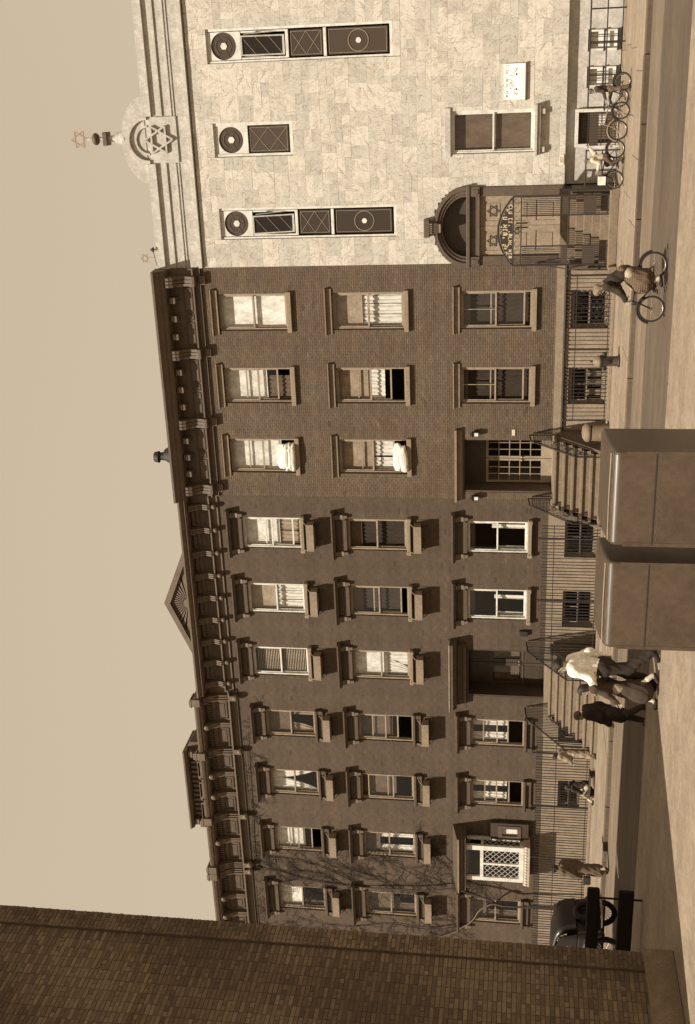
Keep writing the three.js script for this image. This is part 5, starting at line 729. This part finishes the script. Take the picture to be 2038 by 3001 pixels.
// joints for a standing figure of height 1; +z is forward, side -1 is the figure's right
const STAND = { pelvis: [0, .52, 0], chest: [0, .7, 0], neck: [0, .82, 0], head: [0, .92, .012], shR: [-.108, .8, 0], elR: [-.135, .63, -.01], wrR: [-.14, .485, .03], shL: [.108, .8, 0], elL: [.135, .63, -.01], wrL: [.14, .485, .03], hipR: [-.052, .51, 0], knR: [-.055, .28, .012], anR: [-.055, .04, -.01], hipL: [.052, .51, 0], knL: [.055, .28, .012], anL: [.055, .04, -.01], toR: [-.06, .015, .085], toL: [.06, .015, .085] };
function person(label, pos, ry, h, pose, wear, group) {
  const o = thing('person', label, 'person', pos, ry, group), J = {}; for (const k in STAND) J[k] = (pose[k] || STAND[k]).map(v => v * h);
  const cap = (a, b, ra, rb_ = ra, fz = 1) => [...(typeof a === 'string' ? J[a] : a), ...(typeof b === 'string' ? J[b] : b), ra * h, rb_ * h, fz], off = (a, x, y, z) => [J[a][0] + x * h, J[a][1] + y * h, J[a][2] + z * h];
  const lk = (pose.look || [0, 0, 1]), hd = V3(...lk).normalize(), up = V3(J.head[0] - J.neck[0], J.head[1] - J.neck[1], J.head[2] - J.neck[2]).normalize(), rt = new THREE.Vector3().crossVectors(up, hd).normalize();
  const hp = (r, u, f) => [J.head[0] + (rt.x * r + up.x * u + hd.x * f) * h, J.head[1] + (rt.y * r + up.y * u + hd.y * f) * h, J.head[2] + (rt.z * r + up.z * u + hd.z * f) * h];
  // skin: one continuous surface
  const body = [cap('pelvis', 'chest', .078, .082, .8), cap('chest', off('neck', 0, -.03, 0), .08, .06, .8), cap('neck', 'head', .033, .036), cap('shR', 'shL', .046), cap('hipR', 'hipL', .06)];
  for (const s of ['R', 'L']) body.push(cap('sh' + s, 'el' + s, .037, .028), cap('el' + s, 'wr' + s, .028, .019), cap('hip' + s, 'kn' + s, .058, .038), cap('kn' + s, 'an' + s, .036, .021), cap('an' + s, 'to' + s, .022, .018));
  const skull = [[...hp(0, .012, -.008), ...hp(0, .02, .004), .052 * h, .05 * h], [...hp(0, -.025, .012), ...hp(0, -.045, .026), .038 * h, .026 * h], [...hp(0, .0, .05), ...hp(0, -.014, .06), .007 * h, .0095 * h], [...hp(.05, -.004, -.004), ...hp(.054, -.014, -.006), .012 * h, .009 * h], [...hp(-.05, -.004, -.004), ...hp(-.054, -.014, -.006), .012 * h, .009 * h], [...hp(-.012, -.032, .047), ...hp(.012, -.032, .047), .006 * h, .006 * h]];
  const parts = [fieldMesh(body, .03 * h, 58), fieldMesh(skull, .014 * h, 40)];
  for (const s of ['R', 'L']) { // hand: palm, four fingers and a thumb, slightly curled
    const w = V3(...J['wr' + s]), d = w.clone().sub(V3(...J['el' + s])).normalize(), fw = V3(0, 0, 1).addScaledVector(d, -d.z); if (fw.length() < .2) fw.set(0, -1, 0).addScaledVector(d, d.y); fw.normalize(); const sd = new THREE.Vector3().crossVectors(d, fw); const q = (a, b, c) => w.clone().addScaledVector(d, a * h).addScaledVector(fw, b * h).addScaledVector(sd, c * h).toArray(), cu = s === 'R' ? 1 : -1;
    const hc = [[...q(.0, 0, 0), ...q(.03, 0, 0), .015 * h, .02 * h]]; [[.018, .046, .020], [.006, .052, .0215], [-.006, .048, .02], [-.017, .038, .017]].forEach(([b, L]) => { const k1 = q(.042, b, 0), k2 = q(.042 + L * .5, b * 1.1, cu * .008), k3 = q(.042 + L * .82, b * 1.1, cu * .024); hc.push([...k1, ...k2, .0062 * h, .0056 * h], [...k2, ...k3, .0056 * h, .0045 * h]); }); hc.push([...q(.008, .014, 0), ...q(.03, .034, cu * .008), .0075 * h, .0065 * h], [...q(.03, .034, cu * .008), ...q(.046, .037, cu * .018), .0062 * h, .005 * h]); parts.push(fieldMesh(hc, .005 * h, 34)); }
  mesh('body', parts, M.skin, o);
  mesh('eyes', [-.02, .02].map(x => { const p = hp(x, -.002, .046); return ball(p[0], p[1], p[2], .0055 * h, 1, 1, 1, 8); }), M.eye, o);
  const W = wear, lim = (s, a, b, r0, r1) => cap(a + s, b + s, r0, r1);
  if (W.hair) { const c = [[...hp(0, .026, -.014), ...hp(0, .034, .004), .053 * h, .05 * h], [...hp(.03, .012, -.024), ...hp(-.03, .012, -.024), .038 * h, .038 * h]]; if (W.long) c.push([...hp(0, .0, -.035), ...hp(0, -W.long, -.045), .046 * h, .034 * h], [...hp(.045, .0, -.012), ...hp(.045, -W.long * .8, -.01), .024 * h, .026 * h], [...hp(-.045, .0, -.012), ...hp(-.045, -W.long * .8, -.01), .024 * h, .026 * h]); mesh('hair', fieldMesh(c, .02 * h, 40, W.curl || .0015), W.hair, o); }
  if (W.hat) { const c = hp(0, .058, -.004); const g = new THREE.LatheGeometry([[0, .05], [.04, .048], [.052, .03], [.056, 0], [.085, -.008], [.084, -.014], [.05, -.01]].map(p => new THREE.Vector2(p[0] * h, p[1] * h)), 20); g.translate(...c); mesh('hat', g, W.hat, o); }
  const torso = (e) => [cap(off('pelvis', 0, .02, 0), 'chest', .082 + e, .088 + e, .82), cap('chest', off('neck', 0, -.045, 0), .086 + e, .062 + e, .8), cap('shR', 'shL', .05 + e)];
  if (W.top) { const [m, slv] = W.top, e = .008, c = torso(e); for (const s of ['R', 'L']) { c.push(lim(s, 'sh', 'el', .044 + e, .036 + e)); if (slv > .5) c.push(lim(s, 'el', 'wr', .036 + e, .026 + e)); } mesh(W.topName || 'shirt', fieldMesh(c, .03 * h, 58, .0055), m, o); }
  if (W.coat) { const [m, to] = W.coat, e = .016, c = torso(e); const hem = [(J.knR[0] + J.knL[0]) / 2, J.pelvis[1] - (J.pelvis[1]) * to, (J.knR[2] + J.knL[2]) / 2]; c.push([...off('pelvis', 0, .03, 0), ...hem, .1 * h, .125 * h, .85]); for (const s of ['R', 'L']) c.push(lim(s, 'sh', 'el', .05 + e, .042 + e), lim(s, 'el', 'wr', .042 + e, .034 + e)); mesh('coat', fieldMesh(c, .035 * h, 60, .008), m, o); }
  if (W.trousers) { const c = [cap('hipR', 'hipL', .072), cap(off('pelvis', 0, -.02, 0), off('pelvis', 0, .05, 0), .085, .084, .85)]; for (const s of ['R', 'L']) c.push(lim(s, 'hip', 'kn', .066, .05), lim(s, 'kn', 'an', .05, .04)); mesh('trousers', fieldMesh(c, .03 * h, 58, .006), W.trousers, o); }
  if (W.shorts) { const c = [cap('hipR', 'hipL', .072), cap(off('pelvis', 0, -.02, 0), off('pelvis', 0, .05, 0), .085, .084, .85)]; for (const s of ['R', 'L']) c.push([...J['hip' + s], ...J['hip' + s].map((v, i) => v * .35 + J['kn' + s][i] * .65), .068 * h, .062 * h]); mesh('shorts', fieldMesh(c, .03 * h, 44, .002), W.shorts, o); }
  if (W.skirt) { const [m, L, fl] = W.skirt, P = J.pelvis, hem = pose.skirtHem ? pose.skirtHem.map(v => v * h) : [(J.knR[0] + J.knL[0]) / 2, P[1] - L * h, (J.knR[2] + J.knL[2]) / 2]; mesh('skirt', fieldMesh([[...off('pelvis', 0, .06, 0), ...hem, .08 * h, fl * h, .95], ...(pose.skirtHem ? [] : [])], .02 * h, 46, .006), m, o); }
  if (W.socks) mesh('socks', fieldMesh(['R', 'L'].map(s => [...J['kn' + s].map((v, i) => v * .35 + J['an' + s][i] * .65), ...J['an' + s], .034 * h, .027 * h]), .004, 40), W.socks, o);
  mesh('shoes', fieldMesh(['R', 'L'].flatMap(s => [[...J['an' + s].map((v, i) => i === 1 ? v - .012 * h : v), ...J['to' + s], .03 * h, .025 * h]]), .004, 40), W.shoes || M.dark, o);
  return o;
}
const WALK = (s = 1) => ({ hipR: [-.052, .51, 0], knR: [-.05, .29, .075 * s], anR: [-.05, .045, .13 * s], toR: [-.052, .03, .21 * s], knL: [.05, .275, -.02 * s], anL: [.05, .075, -.16 * s], toL: [.052, .02, -.09 * s], elR: [-.135, .64, -.06 * s], wrR: [-.13, .51, -.03 * s], elL: [.135, .64, .05 * s], wrL: [.125, .52, .13 * s] });
const LEFT = -Math.PI / 2, RIGHT = Math.PI / 2; // facing along the street, towards the brick wall / the synagogue

// walkers in the street
person('man in white shirt and dark trousers striding along the near pavement', [-10.75, 0, 16.0], LEFT, 2.0, { ...WALK(1.25), wrL: [.12, .6, .17], elL: [.14, .64, .05], look: [0, -.1, 1] }, { hair: M.hairDark, top: [cl(pale(.78)), 1], trousers: cl(.014) });
person('dark-haired girl in brown dress and white socks beside the white-shirted man', [-11.12, 0, 16.15], LEFT + .3, 1.52, { ...WALK(1.2), look: [.1, -.2, 1], neck: [0, .82, .03], head: [0, .915, .05], chest: [0, .7, .015] }, { hair: M.hairDark, long: .06, top: [cl(.04), 1], skirt: [cl(.035), .3, .16], socks: cl(.55) });
person('dark-coated man with bowed head crossing the shaded road', [-13.1, -.13, 13.8], LEFT + .2, 1.58, { ...WALK(.8), neck: [0, .82, .03], head: [0, .905, .06], look: [0, -.45, 1] }, { hair: M.woodMid, coat: [cl(.014), .28], trousers: cl(.03) });
person('woman in long pale coat standing by the black picket fence, bending forward', [-21.5, 0, 2.6], LEFT + .15, 1.46, { chest: [0, .7, .03], neck: [0, .81, .08], head: [0, .895, .13], look: [0, -.5, 1], shR: [-.105, .79, .06], shL: [.105, .79, .06], elR: [-.125, .64, .1], wrR: [-.1, .55, .2], elL: [.125, .64, .1], wrL: [.1, .55, .2] }, { hair: M.hairDark, long: .03, coat: [cl(.2), .74] });
person('woman in black seated low by the black picket fence, legs stretched out', [-22.75, -.05, 2.55], LEFT - .1, 1.5, { pelvis: [0, .2, 0], chest: [0, .4, .05], neck: [0, .52, .09], head: [0, .615, .12], look: [0, -.3, 1], shR: [-.105, .5, .08], shL: [.105, .5, .08], elR: [-.14, .36, .12], wrR: [-.06, .3, .22], elL: [.14, .36, .12], wrL: [.06, .3, .22], hipR: [-.055, .2, .02], knR: [-.07, .31, .22], anR: [-.07, .075, .33], toR: [-.07, .05, .42], hipL: [.055, .2, .02], knL: [.07, .29, .24], anL: [.08, .075, .42], toL: [.08, .06, .51] }, { hair: M.hairDark, long: .05, top: [cl(.02), 1], topName: 'jacket', skirt: [cl(.014), .1, .1], socks: cl(.5) });
{ const b = thing('low_bench', 'low dark bench under the seated woman by the fence', 'bench', [-22.72, 0, 2.55]); mesh('seat', [rb(-.45, .45, .14, .19, -.22, .22, .01)], M.wood, b); for (const x of [-.38, .38]) mesh('leg', [rb(x - .03, x + .03, 0, .14, -.18, .18, .006)], M.wood, b); }
person('woman in long grey coat and dark hat stepping off the kerb', [-22.3, -.13, 7.5], LEFT, 1.66, { ...WALK(.5), look: [.1, -.2, 1], head: [0, .912, .035] }, { hair: M.hairDark, hat: cl(.014), coat: [cl(.08), .62] });
{ const b = thing('handbag', 'small dark handbag carried by the woman in the grey coat', 'bag', [-22.5, .62, 7.76]); mesh('bag_body', [rb(-.14, .14, -.22, 0, -.05, .05, .03)], M.dark, b); mesh('strap', [tube([[-.1, 0, 0], [-.06, .13, 0], [.06, .13, 0], [.1, 0, 0]], .01, 16)], M.dark, b); }

// ---------------------------------------------------------------- bicycles
function bicycle(label, pos, ry, s, tone = M.iron, group, basket) {
  const o = thing('bicycle', label, 'bicycle', pos, ry, group); // front to +x
  const R = .31 * s, wb = .5 * s;
  for (const x of [-wb, wb]) { const W = part('wheel', o); const t = new THREE.TorusGeometry(R - .018, .019, 8, 36); t.translate(x, R, 0); mesh('tyre', t, M.tire, W); const rim = new THREE.TorusGeometry(R - .042, .008, 6, 36); rim.translate(x, R, 0); mesh('rim', rim, M.chrome, W); mesh('spokes', Array.from({ length: 16 }, (_, k) => { const a = k / 16 * TAU; return rod([x, R, (k % 2 ? .02 : -.02)], [x + Math.cos(a) * (R - .04), R + Math.sin(a) * (R - .04), 0], .0022, .0022, 4); }), M.chrome, W); mesh('hub', [rod([x, R, -.04], [x, R, .04], .022)], M.chrome, W);
    const mg = new THREE.TorusGeometry(R + .02, .022, 6, 24, 2.5); mg.scale(1, 1, .9); mg.rotateZ(x < 0 ? .5 : .15); mg.translate(x, R, 0); mesh('mudguard', mg, tone, o); }
  const bb = [-.05 * s, R * .9, 0], seat = [-.2 * s, R + .42 * s, 0], hd = [.33 * s, R + .43 * s, 0], hd2 = [.36 * s, R + .3 * s, 0];
  mesh('frame', [rod(bb, seat, .015), rod([-.17 * s, R + .34 * s, 0], hd, .015), rod(bb, hd2, .017), rod(hd, hd2, .018), ...[-.045, .045].flatMap(z => [rod([-wb, R, z], [bb[0], bb[1], z * .6], .009), rod([-wb, R, z], [-.17 * s, R + .34 * s, z * .3], .008), rod([wb, R, z], [hd2[0], hd2[1], z * .7], .011)])], tone, o);
  mesh('saddle', [ball(-.22 * s, R + .45 * s, 0, .12 * s, 1.1, .32, .62)], M.dark, o); mesh('handlebar', [tube([[.24 * s, R + .5 * s, -.26 * s], [.34 * s, R + .56 * s, -.14 * s], [.33 * s, R + .55 * s, 0], [.34 * s, R + .56 * s, .14 * s], [.24 * s, R + .5 * s, .26 * s]], .012, 24), rod(hd, [.33 * s, R + .55 * s, 0], .013)], M.chrome, o);
  for (const q of [1, -1]) mesh('crank', [rod([bb[0], bb[1], -q * .06], [bb[0] + q * .13 * s, bb[1] - q * .06, -q * .06], .009)], M.ironGrey, o); mesh('chainring', [new THREE.TorusGeometry(.08 * s, .008, 5, 20).translate(bb[0], bb[1], .045)], M.ironGrey, o); for (const q of [1, -1]) mesh('pedal', [rb(bb[0] + q * .13 * s - .045, bb[0] + q * .13 * s + .045, bb[1] - q * .06 - .012, bb[1] - q * .06 + .012, -q * .06 - (q > 0 ? .1 : 0), -q * .06 + (q > 0 ? 0 : .1), .006)], M.dark, o);
  if (basket) mesh('basket', [bx(.38 * s, .66 * s, R + .3 * s, R + .32 * s, -.16 * s, .16 * s), bx(.38 * s, .4 * s, R + .32 * s, R + .55 * s, -.16 * s, .16 * s), bx(.64 * s, .66 * s, R + .32 * s, R + .55 * s, -.16 * s, .16 * s), bx(.4 * s, .64 * s, R + .32 * s, R + .55 * s, -.16 * s, -.145 * s), bx(.4 * s, .64 * s, R + .32 * s, R + .55 * s, .145 * s, .16 * s)], M.curtain, o);
  return o;
}
bicycle('small bicycle with white front basket ridden by the child in white', [-2.62, 0, 2.7], Math.PI, .8, M.iron, undefined, true);
person('child in white shirt sitting on a basket bicycle with one arm raised', [-2.45, 0, 2.7], LEFT, 1.15, { pelvis: [0, .46, -.05], chest: [0, .64, 0], neck: [0, .755, .04], head: [0, .85, .06], look: [.4, 0, 1], shR: [-.105, .74, .03], shL: [.105, .74, .03], elR: [-.15, .68, -.1], wrR: [-.16, .8, -.2], elL: [.13, .6, .1], wrL: [.12, .62, .24], hipR: [-.055, .45, -.03], knR: [-.075, .4, .15], anR: [-.07, .18, .1], toR: [-.07, .15, .19], hipL: [.055, .45, -.03], knL: [.07, .3, .12], anL: [.065, .08, .02], toL: [.065, .05, .11] }, { hair: M.woodMid, top: [cl(.5), 1], trousers: cl(.06), socks: cl(.55) });
bicycle('bicycle with curved pale mudguards leaning beside the boy in dark jacket', [-1.3, 0, 3.2], Math.PI + .1, .82, M.boxMetal);
bicycle('low dark bicycle held by the boy in dark jacket', [-.85, 0, 3.65], Math.PI - .1, .72, M.iron);
person('boy in dark jacket and grey knickers standing astride a small bicycle', [-.66, 0, 3.65], LEFT - .1, 1.08, { ...WALK(.3), neck: [0, .82, .02], head: [0, .915, .045], look: [0, -.4, 1], elR: [-.14, .66, .05], wrR: [-.11, .6, .19], elL: [.14, .66, .05], wrL: [.11, .6, .19] }, { hair: M.woodMid, top: [cl(.04), 1], topName: 'jacket', trousers: cl(.09) });
bicycle('child bicycle with dark mudguards ridden by the plaid-skirted girl', [-4.2, -.13, 12.4], Math.PI, .86, M.iron);
{
  const plaid = canvasTex(128, 128, c => { c.fillStyle = '#3a2a1c'; c.fillRect(0, 0, 128, 128); for (let k = 0; k < 4; k++) { c.fillStyle = 'rgba(160,135,105,.45)'; c.fillRect(k * 32, 0, 9, 128); c.fillRect(0, k * 32, 128, 9); c.fillStyle = 'rgba(230,215,190,.5)'; c.fillRect(k * 32 + 16, 0, 3, 128); } }); plaid.wrapS = plaid.wrapT = THREE.RepeatWrapping; plaid.repeat.set(6, 6);
  person('curly fair-haired girl in dark jacket and plaid skirt riding a child bicycle', [-4.0, -.13, 12.4], LEFT, 1.6, { pelvis: [0, .47, -.08], chest: [0, .63, .02], neck: [0, .73, .1], head: [0, .81, .15], look: [0, -.35, 1], shR: [-.105, .715, .09], shL: [.105, .715, .09], elR: [-.14, .57, .15], wrR: [-.15, .5, .25], elL: [.14, .57, .15], wrL: [.15, .5, .25], hipR: [-.055, .46, -.06], knR: [-.075, .39, .13], anR: [-.07, .16, .1], toR: [-.07, .13, .18], hipL: [.055, .46, -.06], knL: [.07, .31, .1], anL: [.065, .1, .0], toL: [.065, .07, .09], skirtHem: [0, .3, .04] }, { hair: M.hairFair, long: .07, curl: .008, top: [cl(.02), 1], topName: 'jacket', skirt: [new THREE.MeshStandardMaterial({ map: plaid, roughness: .95 }), .2, .17], socks: cl(.5) });
}
renderer.render(scene, camera);
